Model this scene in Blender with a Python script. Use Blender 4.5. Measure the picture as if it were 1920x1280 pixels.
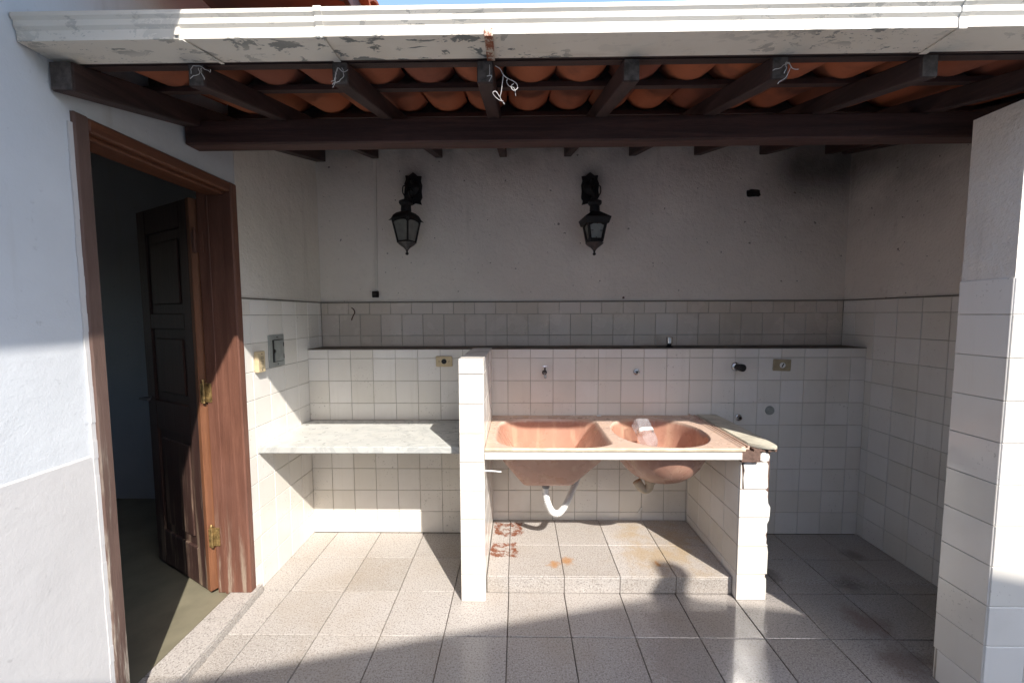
import bpy, bmesh, math, random
from mathutils import Vector, Matrix, Quaternion
random.seed(7)
scn = bpy.context.scene
for o in list(bpy.data.objects): bpy.data.objects.remove(o)

# ------------------------------------------------------------------ camera
F_PX, PITCH, YAW, ROLL, CAM_H = 743.818, 0.069056, -0.0144716, -0.00409985, 1.492265
_cp, _sp, _cy, _sy = math.cos(PITCH), math.sin(PITCH), math.cos(YAW), math.sin(YAW)
FW = Vector((_sy*_cp, _cy*_cp, -_sp))
_R = Vector((_cy, -_sy, 0.0)); _U = _R.cross(FW)
RT = _R*math.cos(ROLL) + _U*math.sin(ROLL)
UP = _U*math.cos(ROLL) - _R*math.sin(ROLL)
CAM = Vector((0, 0, CAM_H))
cd = bpy.data.cameras.new('camera'); cam = bpy.data.objects.new('camera', cd)
scn.collection.objects.link(cam)
m3 = Matrix((RT, UP, -FW)).transposed()
cam.matrix_world = Matrix.Translation(CAM) @ m3.to_4x4()
cd.sensor_width = 36.0; cd.sensor_fit = 'HORIZONTAL'; cd.lens = F_PX/1920*36
cd.clip_start = 0.02; cd.clip_end = 2000
scn.camera = cam

def at(u, v, X=None, Y=None, Z=None):
    """photo pixel (1920 x 1280) -> point on a known plane of the place"""
    d = FW + RT*((u-960)/F_PX) - UP*((v-640)/F_PX)
    t = X/d.x if X is not None else Y/d.y if Y is not None else (Z-CAM_H)/d.z
    return CAM + d*t

# ------------------------------------------------------------------ light
SUN = Vector((-0.563, 1.0, -1.08)).normalized()
EXPOSURE = 1.62
w = bpy.data.worlds.new('World'); scn.world = w; w.use_nodes = True
nt = w.node_tree; nt.nodes.clear()
sky = nt.nodes.new('ShaderNodeTexSky'); sky.sky_type = 'NISHITA'; sky.sun_disc = False
sky.sun_elevation = math.asin(-SUN.z); sky.sun_rotation = math.atan2(-SUN.x, -SUN.y)
sky.air_density = 1.0; sky.dust_density = 1.2; sky.ozone_density = 1.0
bg = nt.nodes.new('ShaderNodeBackground'); bg.inputs[1].default_value = 0.15
wo = nt.nodes.new('ShaderNodeOutputWorld')
nt.links.new(sky.outputs[0], bg.inputs[0]); nt.links.new(bg.outputs[0], wo.inputs[0])
sd = bpy.data.lights.new('sun', 'SUN'); sd.energy = 2.45; sd.angle = math.radians(0.55); sd.color = (1.0, 0.94, 0.86)
so = bpy.data.objects.new('sun', sd); scn.collection.objects.link(so)
so.rotation_euler = SUN.to_track_quat('-Z', 'Y').to_euler(); so.location = (3, -5, 6)
vs = scn.view_settings; vs.view_transform = 'Standard'; vs.look = 'None'; vs.exposure = EXPOSURE; vs.gamma = 1
vs.use_curve_mapping = False

# ------------------------------------------------------------------ helpers
WL = {}                                   # world location of every object by name
def link(o, loc, parent=None):
    scn.collection.objects.link(o)
    WL[o.name] = Vector(loc)
    if parent is not None:
        o.parent = parent; o.location = Vector(loc) - WL[parent.name]
    else: o.location = loc
    return o
def tag(o, label=None, cat=None, group=None, kind=None):
    if label: o['label'] = label
    if cat: o['category'] = cat
    if group: o['group'] = group
    if kind: o['kind'] = kind
    return o
def empty(name, loc, label=None, cat=None, group=None):
    o = bpy.data.objects.new(name, None); o.empty_display_size = 0.1
    link(o, loc); return tag(o, label, cat, group)

class MB:
    """collects geometry in world coordinates and builds one mesh object"""
    def __init__(s): s.v = []; s.f = []
    def add(s, vs, fs):
        b = len(s.v); s.v += [Vector(p) for p in vs]; s.f += [tuple(i+b for i in f) for f in fs]; return s
    def box(s, x0, x1, y0, y1, z0, z1):
        return s.add([(x0,y0,z0),(x1,y0,z0),(x1,y1,z0),(x0,y1,z0),(x0,y0,z1),(x1,y0,z1),(x1,y1,z1),(x0,y1,z1)],
            [(0,3,2,1),(4,5,6,7),(0,1,5,4),(1,2,6,5),(2,3,7,6),(3,0,4,7)])
    def cbox(s, x0, x1, y0, y1, z0, z1, c=0.004):
        """box with chamfered edges"""
        bm = bmesh.new()
        bmesh.ops.create_cube(bm, size=1)
        for q in bm.verts: q.co = Vector(((x0+x1)/2+q.co.x*(x1-x0), (y0+y1)/2+q.co.y*(y1-y0), (z0+z1)/2+q.co.z*(z1-z0)))
        bmesh.ops.bevel(bm, geom=list(bm.edges), offset=c, segments=1, affect='EDGES')
        return s.bm(bm)
    def bm(s, bm):
        bm.verts.ensure_lookup_table(); bm.verts.index_update()
        s.add([q.co.copy() for q in bm.verts], [tuple(q.index for q in f.verts) for f in bm.faces]); bm.free(); return s
    def prism(s, poly, axis, a, b):
        """extrude a 2D polygon; axis 'y': poly in (x,z); 'x': poly in (y,z); 'z': poly in (x,y)"""
        n = len(poly)
        def P(q, t): return (q[0], t, q[1]) if axis == 'y' else (t, q[0], q[1]) if axis == 'x' else (q[0], q[1], t)
        vs = [P(q, a) for q in poly] + [P(q, b) for q in poly]
        fs = [tuple(range(n)), tuple(range(2*n-1, n-1, -1))] + [(i, (i+1) % n + 0, (i+1) % n + n, i+n) for i in range(n)]
        return s.add(vs, fs)
    def lathe(s, prof, c, n=16, axis=(0,0,1), cap=True, rot=0.0):
        """profile [(r, h)] turned about an axis through c"""
        q = Vector((0,0,1)).rotation_difference(Vector(axis).normalized()); c = Vector(c)
        vs = []; fs = []
        for r, hh in prof:
            for i in range(n):
                a = rot + 2*math.pi*i/n
                vs.append(c + q @ Vector((r*math.cos(a), r*math.sin(a), hh)))
        for k in range(len(prof)-1):
            for i in range(n):
                j = (i+1) % n; fs.append((k*n+i, k*n+j, (k+1)*n+j, (k+1)*n+i))
        if cap: fs += [tuple(range(n-1, -1, -1)), tuple(range((len(prof)-1)*n, len(prof)*n))]
        return s.add(vs, fs)
    def tube(s, pts, r, n=8, cap=True):
        pts = [Vector(p) for p in pts]; rs = r if isinstance(r, (list, tuple)) else [r]*len(pts)
        vs = []; fs = []; prev = None
        for i, p in enumerate(pts):
            t = (pts[min(i+1, len(pts)-1)] - pts[max(i-1, 0)]).normalized()
            if prev is None:
                a = t.cross(Vector((0,0,1)) if abs(t.z) < .9 else Vector((1,0,0))).normalized()
            else:
                a = (prev - t*prev.dot(t)).normalized()
            prev = a; b = t.cross(a)
            for k in range(n):
                an = 2*math.pi*k/n; vs.append(p + (a*math.cos(an)+b*math.sin(an))*rs[i])
        for i in range(len(pts)-1):
            for k in range(n):
                j = (k+1) % n; fs.append((i*n+k, i*n+j, (i+1)*n+j, (i+1)*n+k))
        if cap: fs += [tuple(range(n-1, -1, -1)), tuple(range((len(pts)-1)*n, len(pts)*n))]
        return s.add(vs, fs)
    def xf(s, M):
        s.v = [M @ q for q in s.v]; return s
    def build(s, name, mat, parent=None, smooth=False, origin=None, bevel=0):
        xs = [q.x for q in s.v]; ys = [q.y for q in s.v]; zs = [q.z for q in s.v]
        o0 = Vector(origin) if origin else Vector(((min(xs)+max(xs))/2, (min(ys)+max(ys))/2, min(zs)))
        me = bpy.data.meshes.new(name); me.from_pydata([q-o0 for q in s.v], [], s.f); me.update()
        bm = bmesh.new(); bm.from_mesh(me); bmesh.ops.recalc_face_normals(bm, faces=bm.faces); bm.to_mesh(me); bm.free()
        if smooth:
            for p in me.polygons: p.use_smooth = True
            if smooth != 'all':
                try: me.set_sharp_from_angle(angle=math.radians(38))
                except Exception: pass
        me.materials.append(mat)
        o = bpy.data.objects.new(name, me); link(o, o0, parent)
        if bevel:
            b = o.modifiers.new('bevel', 'BEVEL'); b.width = bevel; b.segments = 2; b.limit_method = 'ANGLE'
        return o

def smooth_path(pts, k=6):
    """Catmull-Rom through points"""
    P = [Vector(p) for p in pts]; P = [P[0]*2-P[1]] + P + [P[-1]*2-P[-2]]; out = []
    for i in range(1, len(P)-2):
        for j in range(k):
            t = j/k; a, b, c, d = P[i-1], P[i], P[i+1], P[i+2]
            out.append(0.5*((2*b) + (c-a)*t + (2*a-5*b+4*c-d)*t*t + (3*b-a-3*c+d)*t**3))
    out.append(P[-2]); return out

# ------------------------------------------------------------------ materials
class NG:
    def __init__(s, name):
        s.m = bpy.data.materials.new(name); s.m.use_nodes = True; s.t = s.m.node_tree; s.t.nodes.clear()
        s.out = s.n('ShaderNodeOutputMaterial'); s.b = s.n('ShaderNodeBsdfPrincipled')
        s.l(s.b.outputs[0], s.out.inputs[0])
        s.geo = s.n('ShaderNodeNewGeometry'); s.pos = s.geo.outputs['Position']
    def n(s, t, **k):
        x = s.t.nodes.new(t)
        for a, b in k.items(): setattr(x, a, b)
        return x
    def l(s, a, b): s.t.links.new(a, b)
    def set(s, sock, v):
        if hasattr(v, 'node'): s.l(v, sock)
        elif isinstance(v, (tuple, list)) and len(v) == 3 and sock.type == 'RGBA': sock.default_value = (*v, 1)
        else: sock.default_value = v
    def mapv(s, scale=(1,1,1), loc=(0,0,0), src=None, rot=(0,0,0)):
        x = s.n('ShaderNodeMapping'); s.l(src or s.pos, x.inputs[0]); x.inputs['Scale'].default_value = scale
        x.inputs['Location'].default_value = loc; x.inputs['Rotation'].default_value = rot; return x.outputs[0]
    def noise(s, scale=5, detail=4, rough=.55, vec=None, dist=0.0):
        x = s.n('ShaderNodeTexNoise'); s.l(vec or s.pos, x.inputs['Vector']); x.inputs['Scale'].default_value = scale
        x.inputs['Detail'].default_value = detail; x.inputs['Roughness'].default_value = rough; x.inputs['Distortion'].default_value = dist
        return x.outputs['Fac']
    def voro(s, scale, vec=None, feature='F1'):
        x = s.n('ShaderNodeTexVoronoi', feature=feature); s.l(vec or s.pos, x.inputs['Vector']); x.inputs['Scale'].default_value = scale
        return x.outputs['Distance']
    def ramp(s, fac, a, b, lo=0.0, hi=1.0):
        x = s.n('ShaderNodeMapRange'); x.interpolation_type = 'SMOOTHSTEP'
        s.l(fac, x.inputs[0]); x.inputs[1].default_value = a; x.inputs[2].default_value = b; x.inputs[3].default_value = lo; x.inputs[4].default_value = hi
        return x.outputs[0]
    def math(s, op, a, b=None, c=None, clamp=False):
        x = s.n('ShaderNodeMath', operation=op); x.use_clamp = clamp
        for i, q in enumerate((a, b, c)):
            if q is not None: s.set(x.inputs[i], q)
        return x.outputs[0]
    def mix(s, fac, a, b, mode='MIX'):
        x = s.n('ShaderNodeMix', data_type='RGBA', blend_type=mode)
        s.set(x.inputs[0], fac); s.set(x.inputs[6], a); s.set(x.inputs[7], b); return x.outputs[2]
    def sep(s):
        x = s.n('ShaderNodeSeparateXYZ'); s.l(s.pos, x.inputs[0]); return x.outputs
    def rnd(s): return s.n('ShaderNodeObjectInfo').outputs['Random']
    def bump(s, hgt, strength=.3, dist=.002):
        x = s.n('ShaderNodeBump'); x.inputs['Strength'].default_value = strength; x.inputs['Distance'].default_value = dist
        s.l(hgt, x.inputs['Height']); s.l(x.outputs[0], s.b.inputs['Normal'])
    def done(s, col, rough=.5, metal=0.0, spec=.5):
        s.set(s.b.inputs['Base Color'], col); s.set(s.b.inputs['Roughness'], rough); s.set(s.b.inputs['Metallic'], metal)
        s.b.inputs['Specular IOR Level'].default_value = spec; return s.m
    def box(s, x0, x1, y0, y1, e=.01, ax=(0,1)):
        """soft mask of a rectangle on two world axes"""
        q = s.sep(); a, b = q[ax[0]], q[ax[1]]
        r = s.math('MULTIPLY', s.ramp(a, x0-e, x0+e), s.ramp(a, x1-e, x1+e, 1, 0))
        r2 = s.math('MULTIPLY', s.ramp(b, y0-e, y0+e), s.ramp(b, y1-e, y1+e, 1, 0))
        return s.math('MULTIPLY', r, r2)

def mat_tile(name, base, grime=.35, rough=.16):
    g = NG(name)
    r = g.rnd()
    col = g.mix(g.ramp(r, 0, 1, 0, .55), base, tuple(c*f for c, f in zip(base, (.88, .86, .80))))
    gr = g.ramp(g.noise(2.3, 5, .6), .46, .75, 0, grime)
    col = g.mix(gr, col, (.42, .37, .30))
    sp = g.math('MULTIPLY', g.ramp(g.noise(85, 3, .6), .62, .70), g.ramp(g.noise(3.1, 2), .5, .62, 0, .55))
    col = g.mix(sp, col, (.28, .25, .21))
    dr = g.ramp(g.noise(1, 4, .6, g.mapv((22, 22, 1.2))), .55, .8, 0, .22*grime/.35)
    col = g.mix(dr, col, (.40, .34, .26))
    g.bump(g.noise(9, 3), .12, .004)
    return g.done(col, g.ramp(g.noise(6, 4), .3, .7, rough*.6, rough*2.0))
def mat_plaster(name, base, soot_shade=False, coarse=1.0, bump=.6):
    g = NG(name)
    col = g.mix(g.ramp(g.noise(1.6, 6, .6), .35, .7), base, tuple(c*.90 for c in base))
    col = g.mix(g.ramp(g.noise(30, 4, .6), .64, .76, 0, .5), col, tuple(c*.62 for c in base))
    st = g.ramp(g.noise(1, 5, .6, g.mapv((9, 9, .8))), .56, .82, 0, .35)
    col = g.mix(st, col, (.34, .30, .25))
    if soot_shade:
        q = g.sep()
        dx = g.math('MULTIPLY', g.ramp(q[0], 1.0, 2.1), g.ramp(q[2], 1.75, 2.6, 0, .8))  # soot haze towards the right, with gradual shade painted into its colour
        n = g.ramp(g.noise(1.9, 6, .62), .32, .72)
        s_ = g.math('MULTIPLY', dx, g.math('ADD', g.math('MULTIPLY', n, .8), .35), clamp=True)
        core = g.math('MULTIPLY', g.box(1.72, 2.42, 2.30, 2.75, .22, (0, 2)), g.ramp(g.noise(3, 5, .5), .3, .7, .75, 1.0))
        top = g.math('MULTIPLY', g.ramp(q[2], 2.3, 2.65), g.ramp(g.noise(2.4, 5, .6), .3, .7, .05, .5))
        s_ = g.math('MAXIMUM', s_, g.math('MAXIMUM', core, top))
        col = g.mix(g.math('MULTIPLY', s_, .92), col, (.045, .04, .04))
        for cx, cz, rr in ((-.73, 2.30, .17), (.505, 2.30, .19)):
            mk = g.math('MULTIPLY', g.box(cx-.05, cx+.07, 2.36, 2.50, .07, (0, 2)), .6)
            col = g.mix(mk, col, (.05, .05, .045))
    h1 = g.noise(55*coarse, 5, .65); h2 = g.noise(9, 3)
    if soot_shade:
        spk = g.ramp(g.noise(30, 2, .5, g.mapv((1,1,1),(4,9,3))), .72, .75, 0, .8)
        col = g.mix(spk, col, (.13, .11, .10))
    g.bump(g.math('ADD', g.math('ADD', h1, g.math('MULTIPLY', g.noise(130, 3, .6), .5)), g.math('MULTIPLY', h2, 1.8)), bump, .009)
    return g.done(col, .85, spec=.25)
def mat_wood(name, base, dark, axis=0, rough=.55, wear=None, wear_z=None, scale=1.0):
    g = NG(name)
    sc = [26, 26, 26]; sc[axis] = 1.6
    n = g.noise(scale, 6, .62, g.mapv(tuple(sc)), .6)
    col = g.mix(g.ramp(n, .3, .72), base, dark)
    col = g.mix(g.ramp(g.noise(1, 3, .5, g.mapv(tuple(q*5 for q in sc))), .55, .75, 0, .5), col, dark)
    if wear:
        mk = g.ramp(g.noise(1.2, 6, .7, g.mapv(tuple(q*.8 for q in sc))), .50, .62)
        if wear_z:
            q = g.sep(); mk = g.math('MULTIPLY', mk, g.ramp(q[2], wear_z[0], wear_z[1], 1, 0))
        col = g.mix(mk, col, wear)
    fine = g.noise(3, 5, .7, g.mapv(tuple(q*4 for q in sc)))
    col = g.mix(g.ramp(fine, .35, .7, 0, .55), col, dark)
    bl = g.ramp(g.noise(2.2, 5, .6), .45, .75, 0, .45)
    col = g.mix(bl, col, tuple(q*1.5+.02 for q in dark))
    g.bump(g.math('ADD', n, g.math('MULTIPLY', fine, .6)), .6, .004)
    return g.done(col, rough, spec=.3)
def mat_plain(name, col, rough=.5, metal=0.0, var=.25, scale=18, spec=.5, bump=.1):
    g = NG(name)
    c = g.mix(g.ramp(g.noise(scale, 5, .6), .3, .75), col, tuple(q*(1-var) for q in col))
    if bump: g.bump(g.noise(scale*4, 3), bump, .002)
    return g.done(c, rough, metal, spec)

M = {}
M['tile'] = mat_tile('glazed_tile', (.81, .78, .735), .20, .13)
M['tile_old'] = mat_tile('glazed_tile_aged', (.70, .625, .55), .34, .16)
M['grout_dark'] = mat_plain('grout_dirty', (.13, .11, .09), .9, var=.5, scale=9, spec=.2)
M['grout'] = mat_plain('grout', (.52, .475, .41), .9, var=.6, scale=7, spec=.2)
M['plaster'] = mat_plaster('plaster_back', (.86, .80, .73), soot_shade=True)
M['paint'] = mat_plaster('paint_house', (.64, .668, .70), coarse=.5, bump=.16)
M['dado'] = mat_plaster('paint_dado', (.60, .59, .59), coarse=.5, bump=.13)
M['plaster_side'] = mat_plaster('plaster_side', (.80, .75, .68), coarse=.8)
M['mortar'] = mat_plain('mortar', (.20, .13, .105), .95, var=.5, scale=40, spec=.2, bump=.6)
M['bedding'] = mat_plain('roof_mortar', (.10, .080, .075), .95, var=.5, scale=25, spec=.2, bump=.5)
M['ledge_top'] = mat_plain('ledge_top', (.22, .19, .16), .9, var=.5, scale=10, spec=.2)
M['beam'] = mat_wood('beam_wood', (.125, .062, .052), (.045, .024, .021), 0)
M['rafter'] = mat_wood('rafter_wood', (.092, .055, .050), (.035, .024, .023), 1)
M['batten'] = mat_wood('batten_wood', (.090, .052, .046), (.040, .028, .026), 0)
M['endgrain'] = mat_plain('rafter_end', (.125, .108, .10), .9, var=.6, scale=45, spec=.2)
M['frame_v'] = mat_wood('door_frame_wood', (.215, .098, .066), (.120, .052, .036), 2, .5, (.36, .29, .225), (.08, .62))
M['frame_old'] = mat_wood('door_frame_weathered', (.165, .105, .085), (.095, .058, .048), 2, .7, (.46, .42, .35), (.25, 1.5))
M['frame_h'] = mat_wood('door_head_wood', (.20, .080, .042), (.11, .043, .026), 1, .45)
M['door'] = mat_wood('door_wood', (.070, .036, .030), (.040, .021, .018), 2, .5, (.30, .22, .16), (.05, .95))
M['door_edge'] = mat_wood('door_edge_wood', (.26, .112, .054), (.16, .066, .035), 2, .55)
M['brass'] = mat_plain('brass', (.50, .34, .14), .45, .6, .75, 55)
M['iron'] = mat_plain('black_iron', (.018, .016, .017), .6, .3, .5, 60, bump=.5)
M['pewter'] = mat_plain('dull_metal', (.10, .095, .10), .5, .6, .5, 60)
M['chrome'] = mat_plain('chrome', (.62, .62, .62), .16, 1.0, .2, 40)
M['white_pvc'] = mat_plain('white_pvc', (.80, .80, .78), .4, var=.08)
M['grey_pvc'] = mat_plain('grey_pvc', (.22, .23, .24), .5, var=.2)
M['cream'] = mat_plain('cream_plastic', (.62, .50, .31), .4, var=.15, scale=30)
M['cream_dark'] = mat_plain('cream_plastic_worn', (.40, .33, .21), .5, var=.25, scale=30)
M['putty'] = mat_plain('beige_fitting', (.60, .50, .36), .6, var=.3, scale=30)
M['grey_plate'] = mat_plain('grey_plate', (.36, .38, .36), .45, .3, .2, 25)
M['black'] = mat_plain('black_rubber', (.012, .012, .013), .6, var=.3)
M['dark_hole'] = mat_plain('dark_hole', (.016, .013, .012), .95, var=.5)
M['wire'] = mat_plain('old_wire', (.55, .53, .52), .6, var=.4, scale=60)
M['rusty'] = mat_plain('rust_wire', (.10, .05, .03), .8, var=.4, scale=60)
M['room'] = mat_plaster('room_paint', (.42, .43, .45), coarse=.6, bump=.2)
M['ceil'] = mat_plain('room_ceiling', (.6, .6, .6), .9)
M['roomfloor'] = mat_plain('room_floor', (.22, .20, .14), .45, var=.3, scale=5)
M['render_wall'] = mat_plaster('rendered_wall', (.72, .68, .62))
M['ground'] = mat_plain('ground', (.20, .17, .13), .95, var=.4, scale=2)

def mat_roof():
    g = NG('clay_tile'); r = g.rnd()
    col = g.mix(r, (.44, .145, .070), (.24, .088, .060))
    col = g.mix(g.ramp(g.noise(6, 5, .6), .5, .75, 0, .6), col, (.16, .075, .055))
    col = g.mix(g.ramp(g.noise(60, 3, .6), .6, .75, 0, .4), col, (.20, .10, .075))
    g.bump(g.noise(70, 4), .4, .003); return g.done(col, .8, spec=.25)
M['clay'] = mat_roof()
def mat_floor(name, base, stains=True, wet=True):
    g = NG(name); r = g.rnd()
    col = g.mix(r, base, tuple(q*f for q, f in zip(base, (.80, .79, .77))))
    n1 = g.noise(125, 3, .6)
    col = g.mix(g.ramp(n1, .50, .62, 0, .60), col, (.135, .120, .110))
    col = g.mix(g.ramp(g.noise(210, 2, .5, g.mapv((1,1,1), (3,7,2))), .56, .66, 0, .75), col, (.60, .58, .55))
    col = g.mix(g.ramp(g.noise(1.7, 5, .6), .42, .75, 0, .42), col, (.30, .235, .165))
    col = g.mix(g.ramp(g.noise(13, 5, .7, dist=1.2), .66, .76, 0, .38), col, (.12, .10, .085))
    if stains:
        q = g.sep()
        pl = g.ramp(q[2], .085, .09)
        for (a, b, c, d) in ((-.155, .02, 2.42, 2.575), (-.155, -.01, 2.195, 2.335)):
            v = g.mapv((1,1,1)); wob = g.noise(17, 5, .7)
            x = g.math('ADD', q[0], g.math('MULTIPLY', g.math('SUBTRACT', wob, .5), .11))
            y = g.math('ADD', q[1], g.math('MULTIPLY', g.math('SUBTRACT', g.noise(16, 5, .7, g.mapv((1,1,1), (5,2,1))), .5), .11))
            ex = g.math('DIVIDE', g.math('ABSOLUTE', g.math('SUBTRACT', x, (a+b)/2)), (b-a)/2)
            ey = g.math('DIVIDE', g.math('ABSOLUTE', g.math('SUBTRACT', y, (c+d)/2)), (d-c)/2)
            e = g.math('MAXIMUM', ex, ey)
            ring = g.math('MULTIPLY', g.ramp(e, .40, .72), g.ramp(e, .94, 1.02, 1, 0))
            ins = g.math('MULTIPLY', g.ramp(e, .95, 1.0, 1, 0), g.ramp(g.noise(42, 5, .7), .50, .60))
            mk = g.math('MULTIPLY', g.math('MAXIMUM', g.math('MULTIPLY', ring, g.ramp(g.noise(30, 4, .7), .36, .55)), ins), pl)
            col = g.mix(g.math('MULTIPLY', mk, .95), col, (.17, .045, .013))
        ym = g.math('MULTIPLY', g.box(.55, 1.2, 2.0, 2.62, .18), g.ramp(g.noise(7, 5, .65), .42, .66, 0, .55))
        col = g.mix(g.math('MULTIPLY', ym, pl), col, (.36, .25, .12))
        for (a, b, rr) in ((.275, 2.165, .05), (.20, 2.13, .045), (.78, 2.14, .03)):
            dx = g.math('SUBTRACT', q[0], a); dy = g.math('SUBTRACT', q[1], b)
            d = g.math('SQRT', g.math('ADD', g.math('MULTIPLY', dx, dx), g.math('MULTIPLY', dy, dy)))
            d = g.math('ADD', d, g.math('MULTIPLY', g.math('SUBTRACT', g.noise(30, 4, .7), .5), .09))
            col = g.mix(g.math('MULTIPLY', g.ramp(d, rr*.2, rr, .8, 0), pl), col, (.36, .17, .05))
    if stains:
        q = g.sep()
        for (u_, v_, rr, cc) in ((1590, 1092, .11, (.05, .04, .035)), (1625, 1165, .14, (.16, .07, .045)), (1440, 1075, .10, (.08, .065, .055)), (1600, 1040, .08, (.07, .06, .05)), (1700, 1240, .16, (.13, .07, .05))):
            P0 = at(u_, v_, Z=0)
            dx = g.math('SUBTRACT', q[0], P0.x); dy = g.math('SUBTRACT', q[1], P0.y)
            d = g.math('SQRT', g.math('ADD', g.math('MULTIPLY', dx, dx), g.math('MULTIPLY', dy, dy)))
            d = g.math('ADD', d, g.math('MULTIPLY', g.math('SUBTRACT', g.noise(9, 5, .7, g.mapv((1,1,1), (u_*.01,0,0))), .5), rr*2.2))
            col = g.mix(g.ramp(d, rr*.1, rr, .6, 0), col, cc)
    rough = g.ramp(g.noise(90, 3), .3, .7, .42, .62)
    if wet:
        q = g.sep()
        wx = g.math('ADD', q[0], g.math('MULTIPLY', g.math('SUBTRACT', g.noise(2.2, 4, .6), .5), .9))
        wm = g.math('MULTIPLY', g.ramp(wx, .25, .95), g.ramp(q[2], .006, .012, 1, 0))
        wm = g.math('MULTIPLY', wm, g.ramp(q[1], 1.95, 2.25, 1, .35))
        film = g.math('MULTIPLY', g.box(-.42, -.02, .6, 1.72, .1), g.ramp(q[2], .006, .012, .45, 0))
        wm = g.math('MAXIMUM', wm, film)
        col = g.mix(g.math('MULTIPLY', wm, .30), col, (.10, .085, .075))
        gm = g.n('ShaderNodeMix', data_type='FLOAT'); g.l(wm, gm.inputs[0]); g.l(rough, gm.inputs[2]); gm.inputs[3].default_value = .10
        g.set(g.b.inputs['Coat Weight'], g.math('MULTIPLY', wm, .8)); g.b.inputs['Coat Roughness'].default_value = .06
        rough = gm.outputs[0]
    g.bump(g.math('ADD', n1, g.math('MULTIPLY', g.noise(5, 2), .6)), .22, .0025)
    return g.done(col, rough)
M['floor'] = mat_floor('granite_floor_tile', (.455, .420, .392))
M['floor_grout'] = mat_plain('floor_grout', (.20, .165, .13), .95, var=.5, scale=9, spec=.2)
def mat_gutter():
    g = NG('peeling_gutter_paint')
    col = g.mix(g.ramp(g.noise(3, 5, .6), .4, .7), (.82, .78, .69), (.76, .71, .61))
    q = g.sep()
    v = g.mapv((4.2, 9, 9)); n = g.noise(2.6, 7, .68, v, .5)
    big = g.ramp(g.noise(1.3, 3, .5, g.mapv((1.2, 2, 2))), .42, .62)
    mk = g.math('MULTIPLY', g.ramp(n, .555, .575), g.math('ADD', g.math('MULTIPLY', big, .9), .1))
    fine = g.math('MULTIPLY', g.ramp(g.noise(9, 6, .7, v), .60, .62), g.ramp(g.noise(2.2, 3), .45, .6))
    mk = g.math('MAXIMUM', mk, fine)
    mk = g.math('MULTIPLY', mk, g.ramp(q[2], 2.262, 2.266, 1, .45))
    col = g.mix(mk, col, (.20, .215, .205))
    col = g.mix(g.ramp(g.noise(2, 5, .7, g.mapv((1.5, 9, 9))), .6, .8, 0, .3), col, (.40, .34, .24))
    g.bump(g.math('MULTIPLY', mk, -1.0), .5, .002)
    return g.done(col, .5)
M['gutter'] = mat_gutter()
def mat_rust_strap():
    g = NG('rusty_strap')
    mk = g.ramp(g.noise(40, 5, .7), .45, .55)
    return g.done(g.mix(mk, (.26, .085, .04), (.58, .50, .40)), .75)
M['strap'] = mat_rust_strap()
def mat_marble():
    g = NG('white_marble')
    n = g.noise(2.4, 7, .62, g.mapv((1.2, 2.4, 1), rot=(0, 0, .5)), 2.2)
    vein = g.ramp(g.math('ABSOLUTE', g.math('SUBTRACT', n, .5)), 0, .05, 1, 0)
    col = g.mix(g.math('MULTIPLY', vein, .38), (.54, .545, .52), (.25, .27, .27))
    col = g.mix(g.ramp(g.noise(5, 5, .6), .5, .75, 0, .35), col, (.50, .48, .42))
    return g.done(col, g.ramp(g.noise(20, 3), .3, .7, .25, .5))
M['marble'] = mat_marble()
def mat_sink():
    g = NG('brown_moulded_sink')
    col = g.mix(g.ramp(g.noise(3.2, 5, .6), .35, .7), (.50, .275, .200), (.42, .222, .160))
    q = g.sep()
    worn = g.math('MULTIPLY', g.ramp(q[2], .782, .803), g.ramp(g.noise(5, 6, .65), .25, .5, .45, 1))
    col = g.mix(g.math('MULTIPLY', worn, .80), col, (.60, .465, .375))
    sc2 = g.ramp(g.noise(11, 6, .7, dist=.8), .54, .72, 0, .28)
    col = g.mix(sc2, col, (.20, .095, .068))
    scum = g.ramp(g.noise(1, 5, .6, g.mapv((14, 14, 2.5))), .50, .70, 0, .6)
    col = g.mix(scum, col, (.60, .40, .28))
    g.bump(g.noise(30, 4), .08, .003)
    return g.done(col, g.ramp(g.noise(8, 5), .3, .7, .18, .42))
M['sink'] = mat_sink()
M['sink_rim'] = mat_plain('worn_sink_rim', (.72, .62, .46), .5, var=.35, scale=14)
def mat_glass(name, tint, rough):
    g = NG(name); g.b.inputs['Transmission Weight'].default_value = .9; g.b.inputs['IOR'].default_value = 1.3
    c = g.mix(g.ramp(g.noise(14, 5, .6), .4, .7), tint, tuple(q*.55 for q in tint))
    return g.done(c, rough)
M['lantern_glass'] = mat_plain('dusty_glass', (.34, .35, .32), .3, var=.4, scale=20)
M['lantern_glass'].node_tree.nodes['Principled BSDF'].inputs['Transmission Weight'].default_value = .35
M['pet'] = mat_glass('clear_plastic', (.60, .62, .66), .08)
_pb = M['pet'].node_tree.nodes['Principled BSDF']; _pb.inputs['Transmission Weight'].default_value = 0.0; _pb.inputs['Alpha'].default_value = .15; _pb.inputs['Specular IOR Level'].default_value = .9

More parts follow.
